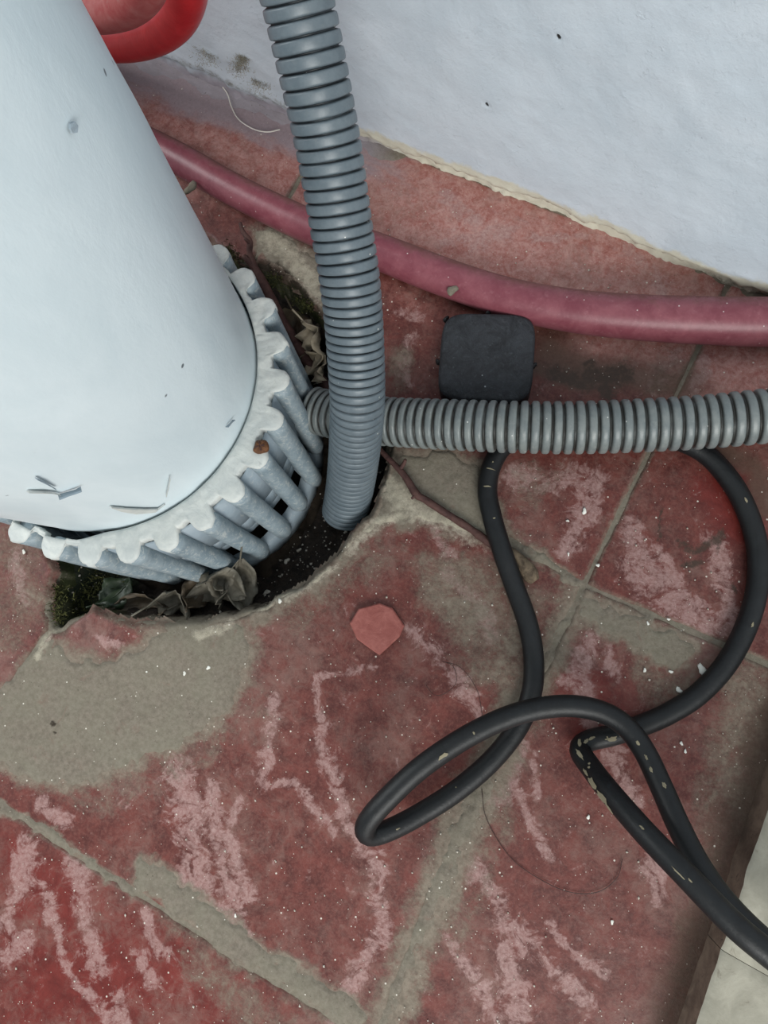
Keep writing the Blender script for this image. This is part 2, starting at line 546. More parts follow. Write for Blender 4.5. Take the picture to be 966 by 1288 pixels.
def joint_x(P, Y):
    o = np.argsort(P[:, 1])
    return np.interp(Y, P[o, 1], P[o, 0])


def line_h(j, X):
    return joint_y(Y_B, X) if j == 0 else joint_y(Y_A, X) if j == -1 else np.full(X.shape, j * 0.25)


def line_v(i, Y):
    return joint_x(X_C, Y) if i == 0 else joint_x(X_L, Y) if i == -1 else np.full(Y.shape, i * 0.25)


# raised mortar left lying over the tiles: outline, height
MORTAR = [
    ([(-10, 905), (14, 862), (50, 822), (72, 812), (100, 832), (150, 830), (178, 816), (200, 792), (262, 776), (300, 782),
      (318, 812), (306, 860), (284, 898), (240, 930), (170, 962), (110, 985), (60, 990), (-10, 960)], 1.0),
    ([(180, 790), (230, 780), (290, 768), (350, 744), (400, 712), (440, 676), (470, 640), (486, 600), (488, 566), (560, 566),
      (606, 590), (622, 640), (640, 676), (600, 672), (556, 662), (510, 654), (476, 660), (446, 690), (418, 720), (380, 750), (330, 775), (240, 800)], 1.0),
    ([(728, 738), (760, 752), (880, 806), (872, 838), (846, 846), (800, 820), (772, 800), (742, 790), (716, 776)], 0.75),
    ([(176, 1076), (206, 1090), (262, 1128), (330, 1190), (420, 1240), (470, 1275), (440, 1300), (300, 1216), (240, 1172), (160, 1110)], 0.8),
    ([(722, 740), (742, 742), (700, 830), (664, 900), (630, 980), (600, 1060), (560, 1150), (520, 1240), (500, 1300), (462, 1300), (500, 1220),
      (540, 1110), (566, 1030), (600, 960), (640, 880), (690, 800)], 0.62),
    ([(318, 286), (372, 300), (405, 330), (420, 400), (396, 386), (360, 356), (332, 336)], 0.9),
    ([(60, 800), (72, 800), (40, 846), (0, 890), (-12, 896), (-8, 876), (30, 836)], 1.0),
    ([(0, 1000), (30, 1018), (100, 1068), (180, 1120), (168, 1132), (90, 1078), (0, 1022)], 0.8),
    ([(600, 660), (640, 672), (700, 704), (736, 730), (728, 742), (690, 716), (640, 690), (600, 678)], 0.9),
]
FILMS = [
    ([(500, 700), (560, 680), (640, 700), (700, 740), (690, 830), (650, 890), (590, 870), (560, 800), (520, 760)], 0.62, 30),
    ([(880, 826), (980, 830), (990, 1080), (920, 1060), (880, 960), (900, 880)], 0.62, 26),
    ([(800, 780), (890, 830), (880, 880), (820, 900), (790, 850)], 0.55, 16),
    ([(-20, 620), (60, 690), (66, 780), (20, 830), (-20, 830)], 0.48, 26),
    ([(620, 960), (560, 1130), (490, 1290), (440, 1290), (520, 1120), (580, 980)], 0.52, 20),
    ([(630, 950), (600, 1080), (540, 1200), (590, 1200), (660, 1040)], 0.46, 22),
    ([(180, 1120), (260, 1180), (330, 1240), (420, 1300), (300, 1300), (230, 1230)], 0.5, 22),
    ([(20, 960), (120, 980), (240, 930), (330, 850), (350, 900), (260, 980), (130, 1040), (60, 1010)], 0.42, 24),
    ([(350, 760), (480, 670), (520, 700), (440, 760), (360, 820)], 0.5, 24),
    ([(620, 575), (720, 575), (700, 640), (640, 640)], 0.42, 24),
    ([(880, 920), (960, 960), (930, 1120), (880, 1288), (820, 1288), (860, 1100)], 0.5, 30),  # cement film, heavier here to paint shade into the lower right floor
    ([(820, 430), (890, 430), (850, 500), (800, 500)], 0.4, 18),
    ([(484, 420), (520, 440), (530, 500), (488, 500)], 0.5, 16),
]
VEINS = [
    ([(345, 880), (340, 930), (332, 985)], 10), ([(404, 905), (408, 950), (425, 1000), (440, 1040), (455, 1065)], 9),
    ([(404, 905), (395, 850), (440, 845), (470, 838)], 4), ([(330, 985), (370, 985), (400, 1020), (420, 1045)], 6),
    ([(225, 970), (238, 1010), (246, 1060), (236, 1130)], 22), ([(262, 985), (270, 1040), (288, 1100), (300, 1160)], 12),
    ([(300, 1010), (285, 1040), (300, 1090), (316, 1130)], 8), ([(248, 1110), (280, 1150), (300, 1180)], 20),
    ([(36, 1060), (26, 1120), (4, 1160)], 16), ([(96, 1090), (104, 1130), (110, 1180), (126, 1220)], 14),
    ([(50, 1110), (70, 1160), (80, 1210), (122, 1260), (135, 1288)], 7), ([(0, 1215), (20, 1190), (30, 1180)], 14),
    ([(180, 1150), (190, 1180), (200, 1200)], 10), ([(176, 1200), (186, 1240)], 9), ([(150, 1250), (160, 1290)], 14),
    ([(55, 1010), (80, 1030)], 10), ([(510, 790), (545, 812), (575, 845), (600, 880)], 10), ([(565, 850), (600, 890), (610, 920)], 9),
    ([(470, 1080), (478, 1130), (480, 1180)], 11), ([(470, 1180), (440, 1240), (420, 1280)], 12),
    ([(745, 800), (730, 850), (742, 900), (750, 915)], 12), ([(728, 820), (715, 860)], 10), ([(765, 812), (772, 850)], 8),
    ([(655, 935), (640, 990), (620, 1010)], 9), ([(672, 950), (674, 1000)], 6), ([(770, 945), (790, 990), (800, 1010)], 12),
    ([(595, 1095), (630, 1140), (660, 1190)], 14), ([(655, 1190), (700, 1230), (740, 1260)], 10), ([(640, 1200), (650, 1288)], 12),
    ([(560, 1180), (600, 1230), (620, 1280)], 9), ([(690, 1160), (720, 1200), (760, 1230)], 7), ([(820, 1085), (830, 1130)], 12),
    ([(748, 600), (740, 640), (712, 690)], 15), ([(640, 600), (690, 610), (730, 595)], 14), ([(790, 660), (800, 690), (815, 720)], 14),
    ([(800, 720), (840, 745), (875, 780)], 20), ([(812, 705), (850, 730), (890, 790)], 12), ([(900, 680), (908, 720), (915, 760), (920, 790)], 12),
    ([(830, 690), (870, 760)], 6), ([(520, 420), (505, 450), (515, 480)], 8), ([(500, 395), (525, 400)], 8),
    ([(850, 440), (830, 480)], 12), ([(890, 445), (870, 495)], 9), ([(780, 310), (820, 340), (835, 365)], 10),
    ([(640, 290), (600, 305), (560, 300)], 16), ([(720, 330), (735, 345)], 5), ([(560, 250), (600, 280)], 12), ([(660, 300), (740, 300)], 7),
    ([(560, 720), (600, 760), (620, 800)], 9), ([(690, 1080), (660, 1020), (640, 985)], 6), ([(530, 640), (570, 700)], 7),
    ([(120, 800), (150, 812)], 7), ([(20, 700), (30, 760)], 12),
]
DEEP = [[(0, 1040), (60, 1075), (200, 1165), (300, 1230), (300, 1300), (0, 1300)], [(690, 840), (760, 840), (800, 900), (720, 960)],
        [(860, 600), (960, 580), (960, 700), (900, 680)]]
DIRT = [([(858, 684), (872, 690), (892, 682), (905, 676)], 9), ([(862, 708), (880, 712)], 10), ([(905, 668), (900, 690)], 7),
        ([(700, 470), (730, 480), (790, 470)], 22), ([(830, 680), (834, 640)], 4), ([(740, 460), (770, 500)], 12), ([(920, 735), (924, 745)], 6),
        ([(400, 395), (360, 345), (320, 330)], 12),
        ([(65, 911), (68, 912)], 4), ([(69, 921), (71, 922)], 3)]
LIME = [([(484, 610), (520, 640), (580, 664), (630, 684)], 24), ([(440, 690), (470, 660), (500, 650)], 13), ([(340, 300), (372, 330), (404, 366)], 26),
        ([(70, 790), (46, 826)], 9), ([(420, 712), (380, 742), (330, 766)], 9), ([(250, 800), (290, 786)], 14)]
SOIL_SHADE = [([(960, 985), (930, 1060), (880, 1200), (850, 1300)], 42), ([(966, 900), (950, 960)], 26), ([(690, 440), (740, 470), (800, 470), (860, 480)], 34),  # first two strokes paint the slab's shade into the floor colour
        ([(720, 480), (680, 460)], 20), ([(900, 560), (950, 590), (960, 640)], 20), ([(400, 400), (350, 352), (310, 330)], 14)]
M_PER_PX = 0.00042


def floor_fields(X, Y):
    """Marks coloured into the floor: cast veins, cement film, stains, painted shade by the slab."""
    wx = X + fbm(X, Y, 120, 3, 21) * 0.007
    wy = Y + fbm(X, Y, 120, 3, 22) * 0.007
    R = {k: np.zeros(X.shape) for k in ('vein', 'film', 'dirt', 'lime', 'deep', 'dust', 'moss', 'soil')}

    def local(P, pad):
        return (wx > P[:, 0].min() - pad) & (wx < P[:, 0].max() + pad) & (wy > P[:, 1].min() - pad) & (wy < P[:, 1].max() + pad)

    def stroke(key, pts, w, amp=1.0):
        P = flat(pts)
        w = w * M_PER_PX
        k = local(P, 3.2 * w)
        if k.any():
            d = seg_dist(wx[k], wy[k], P)
            wl = w * (0.45 + 1.1 * (fbm(wx[k], wy[k], 75, 3, 23) + 0.5)) if key == 'vein' else w
            R[key][k] = np.maximum(R[key][k], amp * (1 - sstep(d, wl * 0.1, wl * (1.9 if key == 'vein' else 1.5))))
    for pts, w in VEINS:
        stroke('vein', pts, w, 0.92)
    for pts, w in DIRT:
        stroke('dirt', pts, w, 0.8)
    for pts, w in LIME:
        stroke('lime', pts, w, 0.6)
    for pts, w in SOIL_SHADE:
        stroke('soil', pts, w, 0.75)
    for pts, amp, soft in FILMS:
        P, s = flat(pts), soft * M_PER_PX
        k = local(P, 2 * s)
        if k.any():
            R['film'][k] = np.maximum(R['film'][k], amp * sstep(poly_sd(wx[k], wy[k], P), -s, s))
    for pts in DEEP:
        P = flat(pts)
        k = local(P, 0.02)
        if k.any():
            R['deep'][k] = np.maximum(R['deep'][k], sstep(poly_sd(wx[k], wy[k], P), -0.01, 0.012))
    R['dust'] = 0.85 * sstep(Y + fbm(X, Y, 40, 3, 31) * 0.04, 0.095, 0.15) * (1 - 0.5 * sstep(X, 0.0, 0.08)) * (0.8 + 0.2 * sstep(X, -0.36, -0.2))
    return R, wx, wy


def mortar_field(X, Y, halo=False):
    wx = X + fbm(X, Y, 160, 4, 41) * 0.010
    wy = Y + fbm(X, Y, 160, 4, 42) * 0.010
    out = np.zeros(X.shape)
    for n_, (pts, amp) in enumerate(MORTAR):
        P = flat(pts)
        hw = (0.015, 0.015, 0.009, 0.007, 0.016, 0.012, 0.004, 0.003, 0.005)[n_]
        k = (wx > P[:, 0].min() - 0.02) & (wx < P[:, 0].max() + 0.02) & (wy > P[:, 1].min() - 0.02) & (wy < P[:, 1].max() + 0.02)
        if k.any():
            sd = poly_sd(wx[k], wy[k], P)
            if halo:
                out[k] = np.maximum(out[k], sstep(sd, -hw, 0.004))
            else:
                out[k] = np.maximum(out[k], amp * sstep(sd, -0.004, 0.006))
    return out


def axis(lo, hi, flo, fhi, fine, coarse):
    a = np.arange(lo, flo, coarse)
    b = np.arange(flo, fhi, fine)
    c = np.arange(fhi, hi + coarse, coarse)
    return np.concatenate([a, b, c])


# mortar bed with the pit sunk in it
gx = axis(-1.3, 1.2, -0.53, 0.19, 0.00135, 0.03)
gy = axis(-1.4, 0.215, -0.36, 0.215, 0.00135, 0.03)
X, Y = np.meshgrid(gx, gy)
sdp = pit_sd(X, Y)
mf = mortar_field(X, Y)
Z = -0.0009 + fbm(X, Y, 140, 5, 61) * 0.0007 + fbm(X, Y, 30, 3, 62) * 0.0006
Z += 0.0015 * sstep(mf + fbm(X, Y, 220, 4, 63) * 0.5, 0.25, 0.75) * (0.8 + 1.2 * (fbm(X, Y, 50, 3, 64) + 0.5) * 0.6)
Z += 0.004 * sstep(Y + fbm(X, Y, 70, 3, 65) * 0.012, 0.176, 0.192) * (1 - 0.85 * sstep(X, -0.23, -0.19) + 0.45 * sstep(X, -0.05, 0.02))     # fillet at the wall
edge = sstep(sdp, -0.003, 0.008)
Z += edge * -0.0335 + sstep(sdp, -0.012, -0.002) * (1 - edge) * -0.0012 + edge * fbm(X, Y, 160, 5, 66) * 0.009
R, wx, wy = floor_fields(X, Y)
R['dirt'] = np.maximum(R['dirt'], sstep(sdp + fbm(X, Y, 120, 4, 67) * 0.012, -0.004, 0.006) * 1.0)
leftpit = 1 - sstep(X, -0.235, -0.215)
R['moss'] = np.maximum(0.9 * leftpit * sstep(sdp, -0.003, 0.001) * (1 - sstep(sdp, 0.004, 0.012)),
                       0.75 * (1 - sstep(np.hypot(X + 0.215, Y - 0.083), 0.012, 0.04)) * sstep(sdp, -0.006, 0.0))
R['fillet'] = sstep(Y + fbm(X, Y, 70, 3, 65) * 0.012, 0.170, 0.180) * (1 - sstep(X, -0.25, -0.18))
floor = mesh_obj('floor', np.stack([X, Y, Z], -1), grid_faces(len(gx), len(gy)), M_MORTAR,
                 attrs={k: R[k] for k in ('dirt', 'lime', 'moss', 'fillet')})
tag(floor, kind='structure')

# red tiles, each its own slab with a worn edge
TOP_EDGE = 0.19
for j in range(-3, 1):
    for i in range(-3, 2):
        x0, x1, y0, y1 = i * 0.25 - 0.02, (i + 1) * 0.25 + 0.02, j * 0.25 - 0.012, min((j + 1) * 0.25 + 0.012, 0.205)
        seen = (i in (-2, -1, 0)) and (j in (-2, -1, 0)) and not (i == 0 and j == -2)
        st = 0.00135 if seen else 0.006
        tx, ty = np.arange(x0, x1 + st, st), np.arange(y0, y1 + st, st)
        if seen:      # only the part near the picture needs the fine grid
            tx = tx[(tx > -0.56) & (tx < 0.22)]
            ty = ty[(ty > -0.38)]
        X, Y = np.meshgrid(tx, ty)
        h = 0.0013
        wob = fbm(X, Y, 90, 4, 71) * 0.0016
        d = np.minimum(np.minimum(X - line_v(i, Y), line_v(i + 1, Y) - X), Y - line_h(j, X)) - h
        if j < 0:
            d = np.minimum(d, line_h(j + 1, X) - Y - h)
        else:
            d = np.minimum(d, TOP_EDGE - Y)
        d = np.minimum(d + wob, -pit_sd(X, Y) - 0.0035 + fbm(X, Y, 60, 3, 72) * 0.008)
        t = np.clip((0.0012 - d) / 0.0032, 0, 1)
        Z = fbm(X, Y, 25, 3, 73 + i) * 0.0005 + fbm(X, Y, 160, 4, 74) * 0.00025 - 0.005 * t * t + RNG.uniform(-0.0002, 0.0002)
        keep = d > -0.004
        V = np.stack([X, Y, Z], -1).reshape(-1, 3)
        F = grid_faces(len(tx), len(ty), keep)
        if not len(F):
            continue
        R, wx, wy = floor_fields(X, Y)
        R['film'] = np.maximum(R['film'], 0.55 * (1 - sstep(d, 0.0003, 0.0032)))
        R['film'] = np.maximum(R['film'], 0.85 * mortar_field(X, Y, True))
        R['fillet'] = sstep(Y + fbm(X, Y, 70, 3, 65) * 0.012, 0.150, 0.176) * (1 - 0.75 * sstep(X, -0.25, -0.17)) * (1 - sstep(X, -0.08, 0.0))
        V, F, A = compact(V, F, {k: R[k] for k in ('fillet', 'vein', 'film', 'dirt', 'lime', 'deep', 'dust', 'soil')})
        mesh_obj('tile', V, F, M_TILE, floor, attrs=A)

# ------------------------------------------------------------------ wall
wxs = axis(-1.3, 1.2, -0.50, 0.14, 0.0018, 0.04)
wzs = np.concatenate([np.arange(-0.004, 0.26, 0.0018), np.arange(0.26, 1.3, 0.04)])
X, Zw = np.meshgrid(wxs, wzs)
lip = 0.006 + 0.009 * (fbm(X, X * 0, 45, 5, 81) + 0.5)            # plaster stops unevenly above the floor
skin = sstep(Zw + fbm(X, Zw, 130, 5, 82) * 0.010, lip * 0.55, lip * 1.15)
yb = 0.1885 + 0.006 * sstep(-X, 0.30, 0.44) - 0.0035 * sstep(X, -0.1, -0.02) * (1 - sstep(X, 0.0, 0.09))
crumb = np.clip(1.2 - Zw / 0.018, 0, 1)
Yw = yb - crumb * np.abs(fbm(X, Zw, 170, 5, 89)) * 0.006 - 0.0026 * skin + 0.0035 * (1 - skin) * sstep(X, -0.3, -0.2) + fbm(X, Zw, 16, 3, 83) * 0.0018 + fbm(X, Zw, 80, 4, 84) * 0.0009 \
    - 0.004 * (1 - sstep(Zw, 0.0, 0.01)) * (fbm(X, Zw, 60, 3, 85) + 0.6)
cream = 1.0 * (1 - sstep(Zw + fbm(X, Zw, 70, 4, 88) * 0.014, 0.008, 0.024)) * sstep(X, -0.30, -0.18) + 0.25 * (1 - sstep(Zw, 0.01, 0.03))
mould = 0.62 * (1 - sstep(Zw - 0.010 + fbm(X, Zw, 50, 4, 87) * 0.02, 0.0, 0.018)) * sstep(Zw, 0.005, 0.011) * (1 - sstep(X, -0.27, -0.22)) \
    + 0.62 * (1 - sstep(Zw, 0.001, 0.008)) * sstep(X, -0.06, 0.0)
nick = np.zeros(X.shape)


def wall_spot(u, v, y=0.187):
    d = ROT @ Vector(((u - IMG_W / 2) / FOCAL_PX, -(v - IMG_H / 2) / FOCAL_PX, -1.0))
    return CAM_LOC + d * ((y - CAM_LOC.y) / d.y)


for u, v, r in ((704, 45, 0.0011), (708, 39, 0.0006), (614, 129, 0.0011), (750, 36, 0.0006), (527, 102, 0.0006), (754, 18, 0.0005), (886, 166, 0.0007)):
    p = wall_spot(u, v)
    dd = np.hypot(X - p.x, (Zw - p.z) * 0.6) + 0.0004
    nick = np.maximum(nick, 1 - sstep(dd, r * 0.6, r * 1.4))
Yw = Yw + nick * 0.0012
mesh_obj('wall_back', np.stack([X, Yw, Zw], -1), grid_faces(len(wxs), len(wzs))[:, ::-1].copy(), M_WALL,
         attrs={'lilac': (1 - sstep(Zw + fbm(X, Zw, 60, 3, 86) * 0.008, 0.004, 0.011)) * (1 - sstep(X, -0.24, -0.19)), 'cream': cream, 'mould': mould, 'nick': nick})
tag(bpy.data.objects['wall_back'], kind='structure')

# ------------------------------------------------------------------ white standpipe and its ribbed collar
PC = np.array([-0.2755, -0.0158])
pipe_root = empty('standpipe', (PC[0], PC[1], 0.03))
tag(pipe_root, 'thick white painted pipe standing in a ribbed collar beside the drain pit', 'pipe')
na = 128
ang = np.linspace(0, 2 * np.pi, na, endpoint=False)
zs = np.concatenate([np.linspace(0.0396, 0.32, 60), np.linspace(0.34, 0.75, 8)])
A_, Z_ = np.meshgrid(ang, zs)
rr = 0.0846 + 0.0172 * np.clip((Z_ - 0.045) / 0.25, 0, 1.3) + (fbm(np.cos(A_) * 3, np.sin(A_) * 3 + Z_ * 14, 1.4, 4, 91)) * 0.0012
V = np.stack([PC[0] + rr * np.cos(A_), PC[1] + rr * np.sin(A_), Z_], -1)
put(mesh_obj('pipe_body', V, grid_faces(na, len(zs), wrap=True), M_PIPE), pipe_root)


def on_pipe(u, v):
    """Point of the pipe's face seen at (u, v), with its angle."""
    d = np.array(ROT @ Vector(((u - IMG_W / 2) / FOCAL_PX, -(v - IMG_H / 2) / FOCAL_PX, -1.0)))
    c = np.array(CAM_LOC)
    for t in np.arange(0.05, 0.6, 0.0004):
        p = c + d * t
        r = 0.0846 + 0.0172 * np.clip((p[2] - 0.045) / 0.25, 0, 1.3)
        if math.hypot(p[0] - PC[0], p[1] - PC[1]) < r:
            break
    return p, math.atan2(p[1] - PC[1], p[0] - PC[0])


def peel(name, pts, lift, mat):
    """A curled sliver of paint standing off the pipe: strip of (u, v) spine points with half widths in metres."""
    Vv, Ff = [], []
    n = len(pts)
    for k, (u, v, w) in enumerate(pts):
        p, a = on_pipe(u, v)
        q, _ = on_pipe(pts[min(k + 1, n - 1)][0], pts[min(k + 1, n - 1)][1])
        q0, _ = on_pipe(pts[max(k - 1, 0)][0], pts[max(k - 1, 0)][1])
        t = q - q0
        t /= np.linalg.norm(t) + 1e-9
        nrm = np.array([math.cos(a), math.sin(a), 0])
        s = np.cross(nrm, t)
        Vv += [p + nrm * 0.0005 - s * w, p + nrm * (0.0004 + lift) + s * w, p + nrm * (0.0012 + lift) + s * w, p + nrm * 0.0011 - s * w]
    for k in range(n - 1):
        b = k * 4
        for e in range(4):
            Ff.append((b + e, b + (e + 1) % 4, b + 4 + (e + 1) % 4, b + 4 + e))
    Ff += [(3, 2, 1, 0), (4 * n - 4, 4 * n - 3, 4 * n - 2, 4 * n - 1)]
    o = put(mesh_obj(name, Vv, Ff, mat, smooth=False), pipe_root)
    return o


peel('peeling_paint', [(34, 615, 0.0005), (50, 616, 0.0012), (66, 617, 0.0008), (74, 619, 0.0004)], 0.0008, M_CREAM)
peel('peeling_paint', [(72, 620, 0.0004), (84, 616, 0.0010), (94, 613, 0.0011), (100, 610, 0.0005)], 0.0022, M_INNER)
peel('peeling_paint', [(138, 635, 0.0004), (156, 639, 0.0020), (176, 641, 0.0030), (196, 640, 0.0024), (206, 632, 0.0004)], 0.0006, M_CREAM)
peel('peeling_paint', [(207, 620, 0.0004), (210, 608, 0.0008), (211, 598, 0.0003)], 0.0016, M_CREAM)
peel('peeling_paint', [(44, 598, 0.0003), (54, 603, 0.0006), (68, 611, 0.0003)], 0.0010, M_INNER)
peel('paint_chip', [(86, 154, 0.0008), (88, 160, 0.0016), (89, 167, 0.0008)], 0.0003, M_INNER)
peel('peeling_paint', [(282, 536, 0.0003), (288, 530, 0.0006), (291, 527, 0.0003)], 0.0012, M_INNER)

# collar: flaky top ring with a lobe over each bar, inner drum with slots, bottom ring, bars
TOPC, BOTC = np.array([-0.2665, -0.0185, 0.045]), np.array([-0.2405, -0.0270, -0.0330])
NRIB = 27
STEP = 2 * math.pi / NRIB
PH0 = math.radians(-0.3)


def axis_at(z):
    t = (z - BOTC[2]) / (TOPC[2] - BOTC[2])
    return BOTC + (TOPC - BOTC) * t


collar = empty('ribbed_collar', (BOTC[0], BOTC[1], -0.033))
tag(collar, 'pale blue grey ribbed collar with slots around foot of white pipe', 'drain collar')


def ring_outer(th):
    k = np.round((th - PH0) / STEP)
    off = (th - PH0 - k * STEP)
    hw, Rv, Rb = 0.0061, 0.0872, 0.0905
    s = off * Rb
    lobe = Rb + np.sqrt(np.clip(hw ** 2 - s ** 2, 0, None)) * 1.02
    return np.where(np.abs(s) < hw, np.maximum(Rv, lobe), Rv)


nth = NRIB * 28
th = np.linspace(0, 2 * np.pi, nth, endpoint=False) + PH0
ro = ring_outer(th)
ro = ro + (fbm(np.cos(th) * 4, np.sin(th) * 4, 8, 4, 95)) * 0.0022
# inner lip follows the pipe, with an open crack on the near side
cx, cy = PC - TOPC[:2]
b_ = np.cos(th) * cx + np.sin(th) * cy
r_pipe = b_ + np.sqrt(np.maximum(b_ ** 2 - (cx * cx + cy * cy) + 0.0862 ** 2, 0))
deg = np.degrees((th + np.pi) % (2 * np.pi) - np.pi)
gap = -0.0002 + 0.0042 * sstep(deg, -103, -99) * (1 - sstep(deg, -76, -60))
ri = np.minimum(r_pipe + gap, ro - 0.003)
rows = []
lev = [(0, -0.0050, 0.001), (0, -0.0005, 0), (0.10, 0.0006, 0), (0.35, 0.0, 0), (0.65, 0.0, 0), (0.90, 0.0003, 0), (1.0, -0.0008, 0), (1.0, -0.0035, 0), (0.99, -0.0062, 0), (0.5, -0.0065, 0)]
for f, dz, dr in lev:
    r = ri + (ro - ri) * f
    lump = fbm(np.cos(th) * r * 1.0, np.sin(th) * r, 260, 4, 96) * 0.0013 if 0 < f <= 1 and dz > -0.002 else 0
    drip = np.abs(fbm(np.cos(th) * 3, np.sin(th) * 3, 14, 3, 97)) * (0.006 if dz < -0.003 and f > 0.9 else 0)
    rows.append(np.stack([TOPC[0] + r * np.cos(th), TOPC[1] + r * np.sin(th), TOPC[2] + dz + lump - drip], -1))
put(mesh_obj('top_ring', np.array(rows), grid_faces(nth, len(rows), wrap=True)[:, ::-1].copy(), M_CREAM), collar)


def loft(name, prof, mat, n=216, th0=0.0, th1=2 * math.pi, wobble=0.0004):
    """Closed profile (radius, z) carried round the leaning axis."""
    full = th1 - th0 > 6.28
    t = np.linspace(th0, th1, n, endpoint=not full)
    rows = []
    for r, z in prof:
        c = axis_at(z)
        rj = r + fbm(np.cos(t) * 2, np.sin(t) * 2 + z * 40, 10, 3, 99) * wobble * 2
        rows.append(np.stack([c[0] + rj * np.cos(t), c[1] + rj * np.sin(t), np.full(n, z)], -1))
    F = grid_faces(n, len(prof), wrap=full)
    F2 = list(map(tuple, F.tolist()))
    if not full:
        F2.append(tuple(k * n for k in range(len(prof)))[::-1])
        F2.append(tuple(k * n + n - 1 for k in range(len(prof))))
    return put(mesh_obj(name, np.array(rows), F2, mat), collar)


loft('drum_wall', [(0.0853, 0.0392), (0.0866, 0.0392), (0.0838, 0.0120), (0.0820, 0.0120), (0.0853, 0.0392)], M_INNER)
loft('drum_step', [(0.0805, 0.0140), (0.0822, 0.0140), (0.0812, 0.0020), (0.0795, 0.0020), (0.0805, 0.0140)], M_INNER)
loft('drum_step', [(0.0760, 0.0030), (0.0790, 0.0030), (0.0782, -0.0060), (0.0750, -0.0060), (0.0760, 0.0030)], M_INNER)
loft('bottom_ring', [(0.0730, -0.0235), (0.0790, -0.0235), (0.0795, -0.0270), (0.0790, -0.0340), (0.0730, -0.0340), (0.0730, -0.0235)], M_INNER)
for k in range(NRIB):
    a = PH0 + k * STEP
    ca, sa = math.cos(a), math.sin(a)
    tip = RNG.uniform(-0.0035, 0.002)
    pts, rad = [], []
    for t in np.linspace(0, 1, 12):
        z = 0.0425 + (-0.0300 + tip - 0.0425) * t
        c = axis_at(z)
        r = 0.0900 + (0.0775 - 0.0900) * t
        pts.append([c[0] + r * ca, c[1] + r * sa, z])
        e = min((1 - t) / 0.12, 1)
        rad.append((0.0062 - 0.0006 * t) * (0.55 + 0.45 * math.sqrt(max(0, 1 - (1 - e) ** 2))))
    nz = fbm(np.arange(12) * 0.37 + k * 3.1, np.full(12, k * 1.3), 1.5, 3, 101)
    V, F = sweep(np.array(pts), rad, 16, True, nz * 0.10)
    put(mesh_obj('rib', V, F, M_RIB), collar)
    # mullion of the slotted drum behind each bar
    am = STEP * 0.17
    t4 = []
    for z in (-0.005, -0.025):
        c = axis_at(z)
        for r, s in ((0.0745, -am), (0.0775, -am), (0.0775, am), (0.0745, am)):
            t4.append([c[0] + r * math.cos(a + s), c[1] + r * math.sin(a + s), z])
    put(mesh_obj('mullion', t4, [(0, 1, 5, 4), (1, 2, 6, 5), (2, 3, 7, 6), (3, 0, 4, 7), (0, 3, 2, 1), (4, 5, 6, 7)], M_INNER, smooth=False), collar)

# rusty screw head on the ring
sc_p = Vector(spot(328, 562, 0.0462))
nb = 20
V, F = [], []
prof = [(0.0, 0.0016), (0.0022, 0.0015), (0.0034, 0.0009), (0.0040, 0.0), (0.0036, -0.002)]
aa = np.linspace(0, 2 * np.pi, nb, endpoint=False)
rows = [np.stack([sc_p.x + (r * (1 + 0.12 * np.sin(aa * 3 + 1)) + 1e-5) * np.cos(aa), sc_p.y + r * (1 + 0.12 * np.sin(aa * 2)) * np.sin(aa) + 1e-5 * np.sin(aa),
                  np.full(nb, sc_p.z + z) + 0.0003 * np.sin(aa * 5)], -1) for r, z in prof]
screw = put(mesh_obj('screw', np.array(rows), grid_faces(nb, len(prof), wrap=True)[:, ::-1].copy(), M_RUST), collar)
screw['label'] = 'rusty screw head'
for q in (0, 1):
    v = []
    for sx in (-1, 1):
        for sy in (-1, 1):
            for sz in (0, 1):
                p = Vector((sx * 0.0024, sy * 0.0004, 0.0012 + sz * 0.0006))
                p.rotate(Euler((0, 0, 0.7 + q * math.pi / 2)))
                v.append(sc_p + p)
    fc = [(0, 1, 3, 2), (4, 6, 7, 5), (0, 4, 5, 1), (2, 3, 7, 6), (0, 2, 6, 4), (1, 5, 7, 3)]
    o = mesh_obj('cross_slot', v, fc, M_TWIG, smooth=False)
    o.parent = screw
    o.matrix_parent_inverse = screw.matrix_world.inverted() if False else Matrix.Identity(4)
    o.matrix_parent_inverse = Matrix.Translation(Vector((0, 0, 0)))

